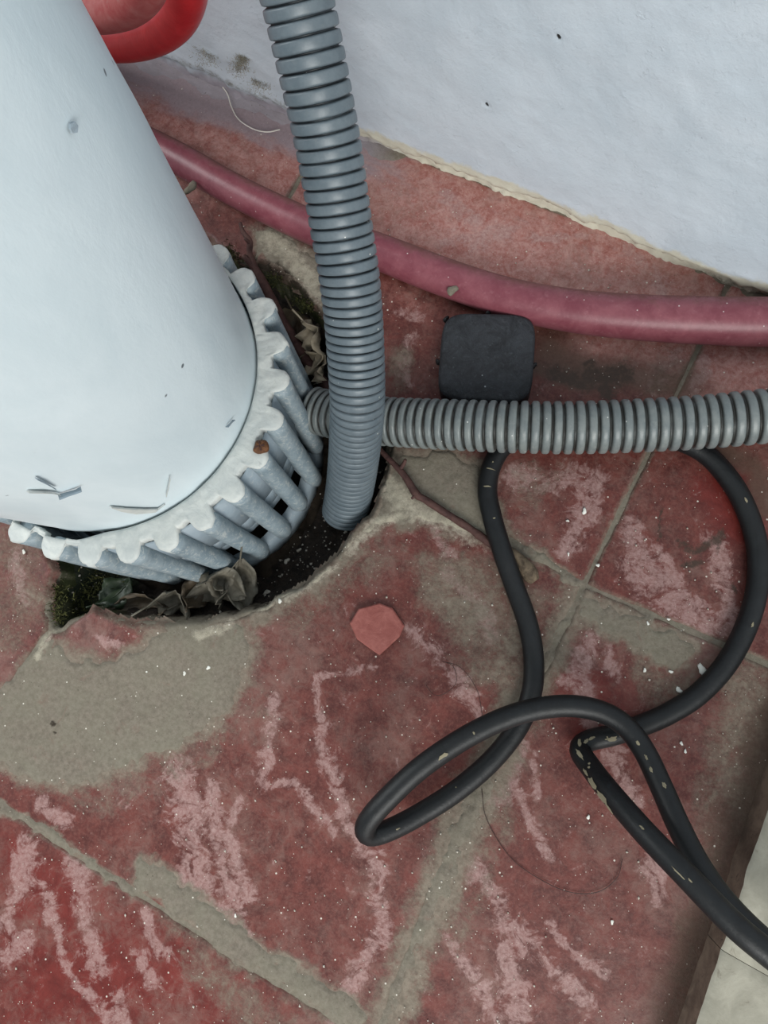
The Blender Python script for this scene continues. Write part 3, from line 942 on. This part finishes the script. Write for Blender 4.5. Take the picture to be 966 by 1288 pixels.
# ------------------------------------------------------------------ corrugated conduits
def conduit(name, ctrl, radius, mat, label, groove=0.10, depth=0.13, rise=None):
    """ctrl rows: x, y, z, pitch of the ribs there (a flexed conduit closes up its ribs)."""
    P, s = spline(ctrl + (rise or []), 0.00030)
    n = len(P)
    ph = np.r_[0, np.cumsum(np.diff(s) / P[1:, 3])] % 1.0
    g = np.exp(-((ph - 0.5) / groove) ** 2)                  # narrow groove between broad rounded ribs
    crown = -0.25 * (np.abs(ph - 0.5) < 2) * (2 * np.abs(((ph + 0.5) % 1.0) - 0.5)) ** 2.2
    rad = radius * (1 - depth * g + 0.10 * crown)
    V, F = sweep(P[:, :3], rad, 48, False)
    # open ends get an inner wall so that the tube has thickness
    k = 48
    inner0 = P[0, :3] + (V[:k] - P[0, :3]) * 0.80
    inner1 = P[-1, :3] + (V[-k:] - P[-1, :3]) * 0.80
    deep0 = inner0 + (P[16, :3] - P[0, :3])
    b = len(V)
    V = np.vstack([V, inner0, deep0, inner1])
    i = np.arange(k)
    i2 = (i + 1) % k
    F = np.vstack([F, np.stack([i2, i, b + i, b + i2], 1), np.stack([b + i2, b + i, b + k + i, b + k + i2], 1),
                   np.stack([b - k + i, b - k + i2, b + 2 * k + i2, b + 2 * k + i], 1)])
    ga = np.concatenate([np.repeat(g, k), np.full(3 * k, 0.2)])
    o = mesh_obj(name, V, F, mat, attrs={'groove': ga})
    return tag(o, label, 'conduit', 'grey corrugated conduits')


def along(rows):
    return [[*spot(u, v, z)] for u, v, z in rows]


def along4(rows):
    return [[*spot(u, v, z), q] for u, v, z, q in rows]


conduit('corrugated_conduit', along4([(434, 644, -0.022, .0040), (440, 614, -0.003, .0040), (444.5, 580, 0.020, .0040), (447.5, 545, 0.040, .0039), (449.5, 500, 0.060, .0039), (446, 420, 0.082, .0041), (439.5, 350, 0.099, .0046), (430, 290, 0.112, .0050),
                                      (414, 190, 0.133, .0053), (396, 100, 0.152, .0055), (374, 0, 0.171, .0056), (352, -90, 0.188, .0056), (325, -200, 0.207, .0056), (280, -380, 0.235, .0056)]), 0.01365, M_HOSE_V,
        'upright grey corrugated conduit ending in the drain pit', 0.085, 0.13, [[-0.222, 0.160, 0.34, .0056], [-0.223, 0.162, 0.50, .0056], [-0.223, 0.162, 0.75, .0056]])
conduit('corrugated_conduit', along4([(396, 516, -0.002, .0044), (430, 524, 0.003, .0046), (490, 530.5, 0.0115, .0048), (560, 534, 0.0195, .0051), (640, 537, 0.0250, .0054), (720, 538, 0.0262, .0056), (800, 535.5, 0.0270, .0057),
                                      (880, 531, 0.0285, .0058), (966, 523, 0.031, .0059), (1060, 512, 0.033, .006), (1200, 492, 0.030, .006)]), 0.0136, M_HOSE_H,
        'dusty grey corrugated conduit lying across the floor over the black cable', 0.17, 0.13)

# ------------------------------------------------------------------ pink pipe along the wall
P, s = spline([[*spot(u, v, z), r] for u, v, z, r in ((40, 105, .0095, .0095), (120, 148, .0095, .0095), (214, 194, .0095, .0095), (300, 242, .0097, .0096), (390, 285, .0100, .0098),
                                                     (480, 318, .0103, .0102), (560, 349, .0106, .0105), (640, 375, .0110, .0110), (720, 391, .0115, .0115), (800, 399, .012, .0120),
                                                     (880, 403, .0125, .0124), (966, 405, .013, .0127), (1060, 404, .013, .0127), (1250, 398, .013, .0127))], 0.004)
bm_ = fbm(s * 30, s * 0, 1.0, 3, 111) * 0.05
V, F = sweep(P[:, :3], P[:, 3], 32, True, bm_)
pink = tag(mesh_obj('painted_pipe', V, F, M_PINK), 'dusty pink painted pipe lying along the base of the white wall', 'pipe')


def blob(name, c, r, mat, seed, flatten=0.4, parent=None, n=10):
    """A lumpy crumb or pebble."""
    rng = np.random.RandomState(seed)
    u = np.linspace(0, np.pi, max(5, n // 2 + 1))
    a = np.linspace(0, 2 * np.pi, n, endpoint=False)
    A2, U2 = np.meshgrid(a, u)
    k1, k2 = rng.rand(3) * 6, rng.rand(3)
    rr = r * (1 + 0.28 * np.sin(A2 * 2 + k1[0]) * np.sin(U2) + 0.2 * np.sin(A2 * 3 + k1[1]) * np.sin(U2) ** 2)
    V = np.stack([rr * np.sin(U2) * np.cos(A2) * (1 + 0.4 * k2[0]), rr * np.sin(U2) * np.sin(A2), rr * np.cos(U2) * flatten], -1)
    ca, sa = math.cos(k1[2]), math.sin(k1[2])
    V = np.stack([V[..., 0] * ca - V[..., 1] * sa, V[..., 0] * sa + V[..., 1] * ca, V[..., 2]], -1) + np.array(c)
    return mesh_obj(name, V, grid_faces(n, len(u), wrap=True)[:, ::-1].copy(), mat, parent)


for u, v, z, r, sd in ((569, 365, 0.0182, 0.0028, 3), (240, 236, 0.0150, 0.0032, 5), (619, 354, 0.0205, 0.0014, 6)):
    o = blob('mortar_splash', spot(u, v, z), r, M_MORTAR, sd, 0.5, pink)
    o['label'] = 'grey splash of mortar'

# ------------------------------------------------------------------ red bends at the wall
def bend(name, ctrl, r, mat, label):
    x, y, z = ctrl[-1]
    P, s = spline(ctrl + [[x - 0.002, y, z + 0.10], [x - 0.002, y, z + 0.55]], 0.003)
    V, F = sweep(P, np.full(len(P), r), 36, True, fbm(s * 40, s * 0 + r * 900, 1.0, 3, 121) * 0.03)
    o = tag(mesh_obj(name, V, F, mat), label, 'pipe', 'red pipe bends by the wall')
    return o


def by_wall(rows):
    return [[*wall_spot(u, v, y)] for u, v, y in rows]


bend('pipe_bend', by_wall([(-120, 10, .1655), (-40, 36, .1655), (40, 52, .1655), (90, 55, .1655), (130, 55, .1655), (165, 53, .1655), (198, 43, .1655), (222, 24, .1655), (234, -4, .1655), (236, -40, .1655), (226, -110, .1655), (200, -220, .1655)]),
     0.0102, M_RED, 'glossy red pipe bend curving down close to the white wall')
bend('pipe_bend', by_wall([(-120, -34, .142), (-40, -6, .142), (40, 8, .142), (90, 14, .142), (128, 14, .142), (158, 6, .142), (180, -14, .142), (187, -44, .142), (180, -110, .142), (160, -200, .142)]),
     0.0100, M_REDDUST, 'dusty red pipe bend nested inside the glossy red one')

# ------------------------------------------------------------------ black cable
CABLE = [(1120, 1312, .060, .0053), (1040, 1256, .064, .0053), (966, 1199, .066, .0053), (920, 1160, .065, .0053), (860, 1098, .060, .0053), (810, 1046, .050, .0053), (770, 1000, .035, .0053), (745, 968, .019, .0053),
         (730, 944, .0095, .0054), (740, 932, .0065, .0053), (768, 925, .0058, .0053), (800, 915, .0055, .0053), (840, 898, .0055, .0053), (880, 872, .0055, .0053),
         (915, 833, .0055, .0053), (940, 785, .0055, .0053), (953, 735, .0055, .0053), (952, 685, .0055, .0053), (936, 635, .0055, .0053), (912, 596, .0055, .0053),
         (880, 566, .0056, .0053), (830, 548, .0056, .0053), (750, 540, .0056, .0053), (680, 542, .0056, .0053), (640, 556, .0056, .0053), (620, 582, .0055, .0053), (613, 615, .0055, .0053), (619, 650, .0065, .0053),
         (632, 694, .0076, .0053), (647, 737, .0060, .0053), (663, 782, .0055, .0053), (671, 825, .0055, .0053), (669, 870, .0055, .0053), (653, 912, .0060, .0053),
         (620, 955, .0070, .0053), (575, 994, .0085, .0053), (530, 1023, .011, .0053), (494, 1042, .015, .0053), (470, 1050, .019, .0053), (460, 1046, .023, .0053), (463, 1033, .027, .0053),
         (484, 1008, .030, .0053), (530, 965, .031, .0053), (590, 925, .029, .0053), (650, 898, .0265, .0053), (705, 888, .024, .0053), (750, 893, .022, .0053), (785, 912, .021, .0053), (810, 944, .022, .0053),
         (832, 990, .027, .0053), (854, 1040, .034, .0053), (880, 1090, .041, .0053), (915, 1138, .046, .0053), (966, 1188, .050, .0053), (1040, 1243, .050, .0053), (1120, 1300, .048, .0053)]
P, s = spline([[*spot(u, v, z), r] for u, v, z, r in [(1500, 1530, .02, .0053), (1300, 1420, .045, .0053)] + CABLE + [(1300, 1400, .035, .0053), (1500, 1500, .012, .0053)]], 0.002)
V, F = sweep(P[:, :3], P[:, 3], 20, True)
cable = tag(mesh_obj('power_cable', V, F, M_RUBBER), 'black rubber cable looping over the red tiles and under the conduit', 'cable')
CAB = P[:, :3]


def scuff(u, v, z, length, w, seed):
    """A smear of dry mud on the cable sheath, following its curve, as a thin raised patch."""
    p = np.array(spot(u, v, z))
    i0 = int(np.argmin(np.linalg.norm(CAB - p, axis=1)))
    c = CAB[i0]
    T = CAB[min(i0 + 1, len(CAB) - 1)] - CAB[max(i0 - 1, 0)]
    T /= np.linalg.norm(T)
    view = p - c
    view -= (view @ T) * T
    up = np.array([0, 0, 1.0]) - T[2] * T
    up /= np.linalg.norm(up)
    n_ = up * 0.7 + view / 0.0053
    n_ /= np.linalg.norm(n_)
    b = np.cross(T, n_)
    rng = np.random.RandomState(seed)
    outline = []
    for a in np.linspace(0, 2 * np.pi, 12, endpoint=False):
        k = 0.6 + 0.6 * rng.rand()
        q = math.cos(a) * length * k
        fi = math.sin(a) * w * k / 0.0053
        outline.append(c + T * q + 0.0055 * (math.cos(fi) * n_ + math.sin(fi) * b))
    top = [*outline, c + 0.00565 * n_]
    Ff = [(i, (i + 1) % 12, 12) for i in range(12)]
    o = mesh_obj('mud_scuff', top, Ff, M_SCUFF, cable)
    o['label'] = 'tan scuff of dry mud'


for a in ((728, 940, .012, .002, .0008, 1), (735, 932, .010, .0016, .0006, 2), (741, 927, .010, .0014, .0006, 3), (733, 955, .014, .0025, .0007, 4), (740, 978, .022, .0020, .0007, 5),
          (752, 992, .028, .0030, .0016, 6), (762, 1008, .034, .0034, .0015, 7), (772, 1022, .038, .0022, .0009, 8), (770, 930, .009, .0020, .0012, 9), (782, 927, .009, .0018, .0010, 10),
          (800, 935, .026, .0012, .0005, 11), (812, 955, .026, .0010, .0005, 12), (818, 972, .028, .0010, .0005, 13), (558, 952, .034, .0020, .0008, 14), (850, 1098, .063, .0026, .0003, 15),
          (617, 590, .010, .0003, .0022, 16), (612, 610, .010, .0003, .0018, 17)):
    scuff(*a[:3], a[3] * 1.4, a[4] * 1.3, a[5])

_r2 = random.Random(3)
for k in range(26):
    u, v, z, _ = CABLE[_r2.randrange(3, len(CABLE) - 3)]
    if not (480 < u < 966 and (v > 575)):
        continue
    scuff(u + _r2.uniform(-7, 7), v + _r2.uniform(-7, 7), z + 0.004, _r2.uniform(.0003, .0016), _r2.uniform(.0003, .0008), 200 + k)

# ------------------------------------------------------------------ black plastic cap
cap_c = np.array(spot(612, 448, 0.016))
cap = empty('plastic_cap', (cap_c[0], cap_c[1], 0.0))
tag(cap, 'black square plastic cap with rounded corners lying beside the pink pipe', 'cap')
ux = np.array(spot(668, 450, 0.016)) - np.array(spot(556, 446, 0.016))
uy = np.array(spot(616, 395, 0.016)) - np.array(spot(608, 502, 0.016))
ax_, ay_ = ux[:2] * 0.53, uy[:2] * 0.515
nn = 64
tt = np.linspace(0, 2 * np.pi, nn, endpoint=False)
sq = 5.0
sx = np.sign(np.cos(tt)) * np.abs(np.cos(tt)) ** (2 / sq)
sy = np.sign(np.sin(tt)) * np.abs(np.sin(tt)) ** (2 / sq)
rows = []
for k, z in ((1.0, 0.0006), (1.005, 0.012), (1.0, 0.0142), (0.975, 0.0157), (0.93, 0.0162), (0.7, 0.0164), (0.4, 0.0164), (0.15, 0.0164), (0.0, 0.0164)):
    xy = cap_c[:2] + k * (sx[:, None] * ax_ + sy[:, None] * ay_)
    lump = fbm(xy[:, 0], xy[:, 1], 260, 4, 131) * (0.0014 if k < 0.95 else 0.0003)
    rows.append(np.c_[xy, np.full(nn, z) + lump])
put(mesh_obj('cap_shell', np.array(rows[2:]), grid_faces(nn, len(rows) - 2, wrap=True), M_CAP), cap)
put(mesh_obj('cap_side', np.array(rows[:3]), grid_faces(nn, 3, wrap=True), M_CAPSIDE), cap)
for u, v in ((671, 460), (552, 456), (614, 393), (666, 402), (561, 402)):
    p = spot(u, v, 0.010)
    put(blob('clip_nub', (p.x, p.y, 0.010), 0.0017, M_CAPSIDE, int(u), 1.2), cap)

# ------------------------------------------------------------------ stone slab at the lower right
slab = empty('stone_slab', (0.20, -0.15, 0))
tag(slab, 'pale worn stone slab with a thin crack, under the black cable', 'slab')
sxs, sys_ = np.arange(0.0, 0.191, 0.004), np.arange(-0.32, 0.0, 0.004)


def slab_piece(ya, yb_):
    ys = np.arange(ya, yb_ + 1e-6, 0.003)
    us = np.concatenate([[0, 0.0004, 0.0015, 0.004], np.arange(0.008, 0.2, 0.004)])
    U, Yv = np.meshgrid(us, ys)
    x_edge = 0.1175 + (-0.065 - Yv) * 0.072 + fbm(Yv, Yv * 0, 90, 3, 141) * 0.0018
    Zt = 0.0180 + fbm(U, Yv, 60, 4, 142) * 0.0008 - np.where(U < 0.0035, (0.0035 - U) ** 2 * 110, 0)
    e = np.minimum(Yv - ya, yb_ - Yv)
    Zt -= np.where(e < 0.0016, 0.0008, 0)
    top = np.stack([x_edge + U, Yv, Zt], -1)
    put(mesh_obj('slab_top', top, grid_faces(len(us), len(ys)), M_SLAB), slab)
    rows = [np.stack([x_edge[:, 0] - o_, ys, z_ + fbm(ys, ys * 0 + z_ * 50, 200, 3, 143) * 0.001 * (0 < z_ < 0.017)], -1)
            for o_, z_ in ((0.0012, -0.003), (0.0010, 0.005), (0.0003, 0.012))]
    rows.append(top[:, 0])
    put(mesh_obj('slab_side', np.array(rows), grid_faces(len(ys), 4)[:, ::-1].copy(), M_SLABSIDE), slab)


slab_piece(-0.36, -0.12585)
slab_piece(-0.12575, 0.02)

# ------------------------------------------------------------------ loose bits
# tile chip on the big tile
out = [spot(u, v, 0.0) for u, v in ((441, 784), (452, 766), (478, 759), (494, 765), (509, 787), (503, 801), (478, 824), (465, 815), (450, 804))]
V = [(p.x, p.y, 0.0002) for p in out] + [(p.x, p.y, 0.0026) for p in out]
cxy = np.mean([(p.x, p.y) for p in out], 0)
V += [(cxy[0] + (p.x - cxy[0]) * 0.95, cxy[1] + (p.y - cxy[1]) * 0.95, 0.0031) for p in out]
n9 = len(out)
F = [(i, n9 + i, n9 + (i + 1) % n9, (i + 1) % n9) for i in range(n9)] + [(n9 + i, 2 * n9 + i, 2 * n9 + (i + 1) % n9, n9 + (i + 1) % n9) for i in range(n9)]
F = [f[::-1] for f in F] + [tuple(range(2 * n9, 3 * n9))[::-1]]
me_chip = mesh_obj('tile_chip', V, [f[::-1] for f in F], M_CHIP, smooth=False)
tag(me_chip, 'flat red tile chip lying loose on the big red tile', 'chip')


def twig_mesh(ctrl, nseg=12, knots=0.2, seed=1):
    P, s = spline(ctrl, 0.0016)
    n = len(P)
    b = fbm(s * 160, s * 0 + seed, 1.0, 3, 150 + seed) * 2 * knots
    return sweep(P[:, :3], P[:, 3], nseg, True, b)


def twig(label, main, shoots, mat, end=None):
    V, F = twig_mesh(main)
    t = tag(mesh_obj('twig', V, F, mat), label, 'twig')
    for k, sh in enumerate(shoots):
        V, F = twig_mesh(sh, 8, 0.2, 3 + k)
        mesh_obj('side_shoot', V, F, mat, t)
    if end:
        V, F = twig_mesh(end, 12, 0.35, 9)
        o = mesh_obj('rotten_stub', V, F, M_BARK2, t)
        o['label'] = 'pale rotten end'
    return t


def wr(rows):
    return [[*spot(u, v, z), r] for u, v, z, r in rows]


twig('thin reddish brown twig on the floor passing under the black cable',
     wr([(470, 556, .002, .0014), (484, 572, .004, .0016), (498, 586, .005, .0018), (510, 600, .005, .0020), (524, 622, .0045, .0023), (534, 628, .004, .0021), (560, 645, .003, .0021), (590, 664, .0026, .0022), (612, 680, .0024, .0023), (640, 698, .0022, .0024)]),
     [wr([(503, 590, .005, .0013), (508, 583, .008, .0011), (510, 578, .010, .0008)]), wr([(524, 622, .0045, .0012), (518, 627, .006, .0007)])], M_TWIG,
     wr([(638, 694, .003, .0024), (650, 700, .0038, .0036), (659, 711, .0040, .0043), (668, 724, .0040, .0040), (673, 731, .0038, .0026)]))
twig('dark knotty twig leaning into the pit between collar and upright conduit',
     wr([(302, 280, .022, .0010), (306, 292, .020, .0014), (314, 304, .018, .0020), (314, 318, .014, .0019), (320, 336, .010, .0024), (328, 352, .006, .0032), (338, 372, .000, .0036), (350, 396, -.006, .0036), (366, 424, -.012, .0036), (384, 452, -.016, .0034), (404, 478, -.020, .0030), (420, 500, -.022, .0026)]),
     [wr([(322, 340, .009, .0018), (312, 328, .013, .0017), (306, 321, .015, .0013)]), wr([(314, 306, .018, .0012), (308, 300, .022, .0009)])], M_TWIG)


def leaf(label, mat, c, size, yaw, pitch, roll, fold, curl, seed, narrow=0.45):
    """A curled leaf blade with midrib and stalk."""
    nu, nv = 15, 9
    u, v = np.meshgrid(np.linspace(0, 1, nu), np.linspace(-1, 1, nv))
    w = narrow * size * np.sin(np.pi * np.clip(u, 0.02, 0.98)) ** 0.8
    x = (u - 0.5) * size
    y = v * w
    z = fold * np.abs(v) * w + curl * size * ((u - 0.5) ** 2) * 2 + fbm(u * 3 + seed, v * 2, 1.2, 3, 160 + seed) * size * 0.8 * (0.3 + np.abs(v))
    V = np.stack([x, y, z], -1).reshape(-1, 3)
    M = (Matrix.Translation(c) @ Euler((roll, pitch, yaw), 'XYZ').to_matrix().to_4x4())
    V = np.array([M @ Vector(p) for p in V])
    o = tag(mesh_obj('leaf', V, grid_faces(nu, nv), mat), label, 'leaf')
    sol = o.modifiers.new('thickness', 'SOLIDIFY')
    sol.thickness = 0.00035
    mid = V.reshape(nv, nu, 3)[nv // 2]
    d = mid[0] - mid[1]
    path = np.vstack([mid[0] + d * 3, mid[0] + d, mid])
    Vm, Fm = sweep(path, np.linspace(0.0006, 0.00025, len(path)), 6, True)
    mesh_obj('midrib', Vm, Fm, mat, o)
    return o


def pit_at(u, v, z):
    return Vector(spot(u, v, z))


leaf('grey crumpled dead leaf at the lower edge of the pit', M_LEAF_G, pit_at(268, 742, -.018), 0.034, 0.6, -0.5, 0.5, 0.5, 0.6, 3, 0.34)
leaf('grey folded dead leaf under the collar bars', M_LEAF_G, pit_at(302, 738, -.018), 0.032, -1.0, 0.15, -0.45, 0.8, 0.8, 5, 0.28)
leaf('grey crinkled leaf scrap lying across the other grey leaves', M_LEAF_G, pit_at(284, 730, -.014), 0.024, 0.1, 0.5, 0.3, 0.6, 1.0, 21, 0.42)
leaf('small grey curled dead leaf against the pit edge', M_LEAF_G, pit_at(222, 752, -.020), 0.024, 0.2, 0.2, 0.7, 0.4, 1.0, 7, 0.4)
leaf('brown flat dead leaf in the lower left of the pit', M_LEAF_B, pit_at(178, 762, -.020), 0.034, 0.5, 0.1, 0.35, 0.2, 0.3, 9, 0.28)
leaf('dark green leaf in the mossy corner of the pit', M_LEAF_N, pit_at(148, 748, -.018), 0.024, 1.2, 0.2, -0.3, 0.3, 0.4, 11, 0.4)
leaf('tan dead leaf standing behind the upright conduit', M_LEAF_T, pit_at(398, 436, -.012), 0.032, -1.1, 0.5, 0.7, 0.3, 0.5, 13, 0.30)
leaf('pale tan leaf wedged low beside the upright conduit', M_LEAF_T, pit_at(402, 462, -.016), 0.026, -0.6, -0.3, 0.9, 0.4, 0.5, 15, 0.36)
leaf('dark brown leaf on the soil behind the collar', M_LEAF_B, pit_at(378, 424, -.020), 0.034, -0.9, 0.1, 0.3, 0.2, 0.2, 17, 0.42)
leaf('brown shrivelled leaf at the foot of the collar bars', M_LEAF_B, pit_at(243, 748, -.021), 0.022, 1.6, 0.4, 0.5, 0.5, 0.9, 19, 0.42)

# soil filling the pit
sx_, sy_ = np.arange(-0.37, -0.11, 0.0022), np.arange(-0.165, 0.105, 0.0022)
X, Y = np.meshgrid(sx_, sy_)
def soil_z(X, Y):
    sd = poly_sd(X, Y, PIT)
    return sd, (-0.0265 + fbm(X, Y, 60, 4, 171) * 0.012 + fbm(X, Y, 300, 3, 172) * 0.006 + 0.008 * (1 - sstep(sd, 0.0, 0.012)) - 0.006 * sstep(sd, 0.01, 0.03))


sd, Z = soil_z(X, Y)
keep = (sd > -0.001) & (np.hypot(X - BOTC[0], Y - BOTC[1]) > 0.0845)
mossy = 0.9 * (1 - sstep(X, -0.24, -0.215)) * (1 - sstep(Y, -0.09, -0.06))
V, F, A = compact(np.stack([X, Y, Z], -1).reshape(-1, 3), grid_faces(len(sx_), len(sy_), keep), {'moss': mossy})
tag(mesh_obj('soil', V, F, M_SOIL, attrs=A), 'dark damp soil at the bottom of the pit around the collar', 'soil', kind='stuff')


def scatter(name, pts, mat, rmin, rmax, label, cat, seed):
    """Many crumbs too small to pick apart, as one mesh."""
    rng = np.random.RandomState(seed)
    base = np.array([(1, 0, 0), (-0.8, 0.3, 0), (0.1, 0.9, 0), (-0.1, -1, 0), (0, 0.1, 0.6), (0.1, 0, -0.6)])
    tri = np.array([(0, 2, 4), (2, 1, 4), (1, 3, 4), (3, 0, 4), (2, 0, 5), (1, 2, 5), (3, 1, 5), (0, 3, 5)])
    Vs, Fs = [], []
    for k, p in enumerate(pts):
        r = rmin + (rmax - rmin) * rng.rand() ** 3
        a = rng.rand() * 6.28
        b = base * (0.7 + 0.6 * rng.rand(6, 1)) * r
        Vs.append(np.stack([b[:, 0] * math.cos(a) - b[:, 1] * math.sin(a), b[:, 0] * math.sin(a) + b[:, 1] * math.cos(a), b[:, 2]], -1) + p)
        Fs.append(tri + 6 * k)
    o = mesh_obj(name, np.vstack(Vs), np.vstack(Fs), mat, smooth=False)
    return tag(o, label, cat, kind='stuff')


rng = np.random.RandomState(5)
pts = []
while len(pts) < 900:
    u, v = rng.uniform(-20, 990), rng.uniform(160, 1300)
    p = spot(u, v, 0.0)
    x, y = np.array([p.x]), np.array([p.y])
    if p.y < 0.17 and p.x < 0.11 and poly_sd(x, y, PIT)[0] < -0.004:
        pts.append((p.x, p.y, 0.0006))
scatter('grit', pts, M_GRIT, 0.0002, 0.0008, 'fine pale grit and dust sprinkled over the tiles', 'grit', 6)
pts = []
while len(pts) < 260:
    u, v = rng.uniform(60, 480), rng.uniform(560, 790)
    p = spot(u, v, -0.02)
    x, y = np.array([p.x]), np.array([p.y])
    if poly_sd(x, y, PIT)[0] > 0.002 and math.hypot(p.x + 0.2435, p.y + 0.026) > 0.087:
        pts.append((p.x, p.y, float(soil_z(x, y)[1][0]) + 0.0006))
scatter('pit_gravel', pts, M_STONE, 0.0003, 0.0013, 'tiny pale gravel bits on the dark pit soil', 'gravel', 8)
for k, (u, v, r, lab) in enumerate(((357, 704, .0017, 'pale pebble on bare soil in the middle of the pit'),
                                    (334, 745, .0020, 'grey pebble at the lower pit rim beside the dead leaves'),
                                    (372, 690, .0012, 'small pebble on the soil between collar bars and pit rim'),
                                    (434, 668, .0011, 'small pebble on the soil below the cut end of the upright conduit'),
                                    (338, 697, .0010, 'tiny pebble close to the foot of the collar bars'))):
    p = spot(u, v, -0.022)
    zz = float(soil_z(np.array([p.x]), np.array([p.y]))[1][0])
    o = blob('pebble', (p.x, p.y, zz + r * 0.5), r, M_STONE, 40 + k, 0.7)
    tag(o, lab, 'pebble', 'pebbles in the pit')

# white flakes of paint fallen on the tiles
FLAKES = [
    (735, 643, .0018, 'white paint flake on the tile between cable and joint, below the conduit'),
    (752, 711, .0012, 'small white flake just right of the joint above the joint crossing'),
    (883, 842, .0030, 'largest white paint flake, on mortar just inside the right cable curve'),
    (854, 868, .0019, 'pointed white flake beside the cable, below the largest flake'),
    (844, 845, .0012, 'small white flake left of the largest flake'),
    (811, 843, .0013, 'white flake on the lower edge of the mortar patch right of the crossing'),
    (815, 784, .0010, 'tiny white flake in the middle of the mortar patch below the joint'),
    (841, 779, .0010, 'tiny white flake lying on the joint inside the right cable curve'),
    (714, 655, .0010, 'tiny white flake left of the white flake below the conduit'),
    (715, 697, .0009, 'tiny white flake just above the joint left of the crossing'),
    (262, 840, .0013, 'white flake at the right end of the grey mortar patch by the pit'),
    (232, 847, .0014, 'white flake in the row on the mortar patch, second from its right end'),
    (185, 845, .0010, 'tiny white flake in the middle of the big grey mortar patch'),
    (352, 756, .0015, 'white flake on the pit rim to the left of the tile chip'),
    (296, 1152, .0010, 'white flake at the smeared joint in the lower left'),
    (740, 1028, .0011, 'white flake on the tile left of the thick cable strand'),
    (770, 1160, .0012, 'white flake on the tile below the long hair'),
    (857, 935, .0012, 'upper flake of the pair right of the crossing cable strands'),
    (862, 945, .0010, 'lower flake of the pair right of the crossing cable strands'),
    (30, 694, .0016, 'white flake on the left tile beside the collar'),
    (428, 112, .0010, 'tiny white flake at the foot of the wall behind the upright conduit')]
for k, (u, v, r, lab) in enumerate(FLAKES):
    o = blob('paint_flake', spot(u, v, 0.0009), r * 0.75, M_FLAKE, 60 + k, 0.28, n=9)
    tag(o, lab, 'flake', 'white paint flakes on the floor')


def strand(name, rows, r, mat, label, cat):
    P, s = spline([[*spot(u, v, z)] for u, v, z in rows], 0.002)
    V, F = sweep(P, np.full(len(P), r), 6, True)
    return tag(mesh_obj(name, V, F, mat), label, cat)


strand('hair', [(606, 992, .001), (612, 1030, .001), (640, 1076, .001), (676, 1104, .001), (716, 1122, .001), (752, 1122, .001), (776, 1104, .001), (783, 1080, .001)], 0.00016, M_HAIR,
       'thin dark hair curving over the tile below the cable loop', 'hair')
strand('hair', [(536, 862, .001), (546, 874, .001), (560, 872, .001), (574, 858, .001), (570, 838, .001), (556, 832, .001), (580, 840, .001), (600, 868, .001), (607, 900, .001)], 0.00013, M_HAIR,
       'fine dark hair curled on the tile above the cable loop', 'hair')
strand('thread', [(276, 104, .003), (286, 118, .003), (291, 134, .002), (300, 150, .002), (318, 162, .002), (336, 166, .002), (352, 163, .002)], 0.0004, M_THREAD,
       'white thread lying on the floor at the foot of the wall', 'thread')

# tufts of moss and lint
def tuft(name, centres, n, length, r, mat, label, cat, seed):
    rng = np.random.RandomState(seed)
    Vs, Fs, k = [], [], 0
    for _ in range(n):
        c, sp = centres[rng.randint(len(centres))]
        p = np.array(c) + rng.randn(3) * np.array([sp, sp, sp * 0.3])
        d = rng.randn(3)
        d[2] = abs(d[2]) + 0.4
        d = d / np.linalg.norm(d) * length * (0.5 + rng.rand())
        s_ = np.cross(d, rng.randn(3))
        s_ = s_ / (np.linalg.norm(s_) + 1e-9) * r
        Vs += [p - s_, p + s_, p + d * 0.6 + s_ * 0.7, p + d]
        Fs += [(k, k + 1, k + 2), (k, k + 2, k + 3)]
        k += 4
    return tag(mesh_obj(name, Vs, Fs, mat, smooth=False), label, cat, kind='stuff')


tuft('moss', [(spot(72, 772, -.006), .004), (spot(68, 748, -.006), .004), (spot(110, 742, -.022), .010), (spot(90, 760, -.020), .006), (spot(130, 738, -.022), .008)], 1300, 0.0028, 0.00035,
     M_MOSS, 'dark green moss in the left corner of the pit', 'moss', 12)
tuft('rim_moss', [(spot(290, 328, 0), .003), (spot(350, 352, -.003), .004), (spot(385, 382, -.004), .004), (spot(284, 318, .0), .003)], 900, 0.0022, 0.00035,
     M_MOSS, 'olive moss along the rim of the pit behind the collar', 'moss', 13)
tuft('lint', [(wall_spot(302, 84, 0.184), .0035), (wall_spot(306, 76, 0.184), .002), (wall_spot(262, 68, 0.186), .004), (wall_spot(330, 104, 0.186), .004)], 1500, 0.0026, 0.00012,
     M_LINT, 'grey lint and dirt clinging to the foot of the wall', 'lint', 14)
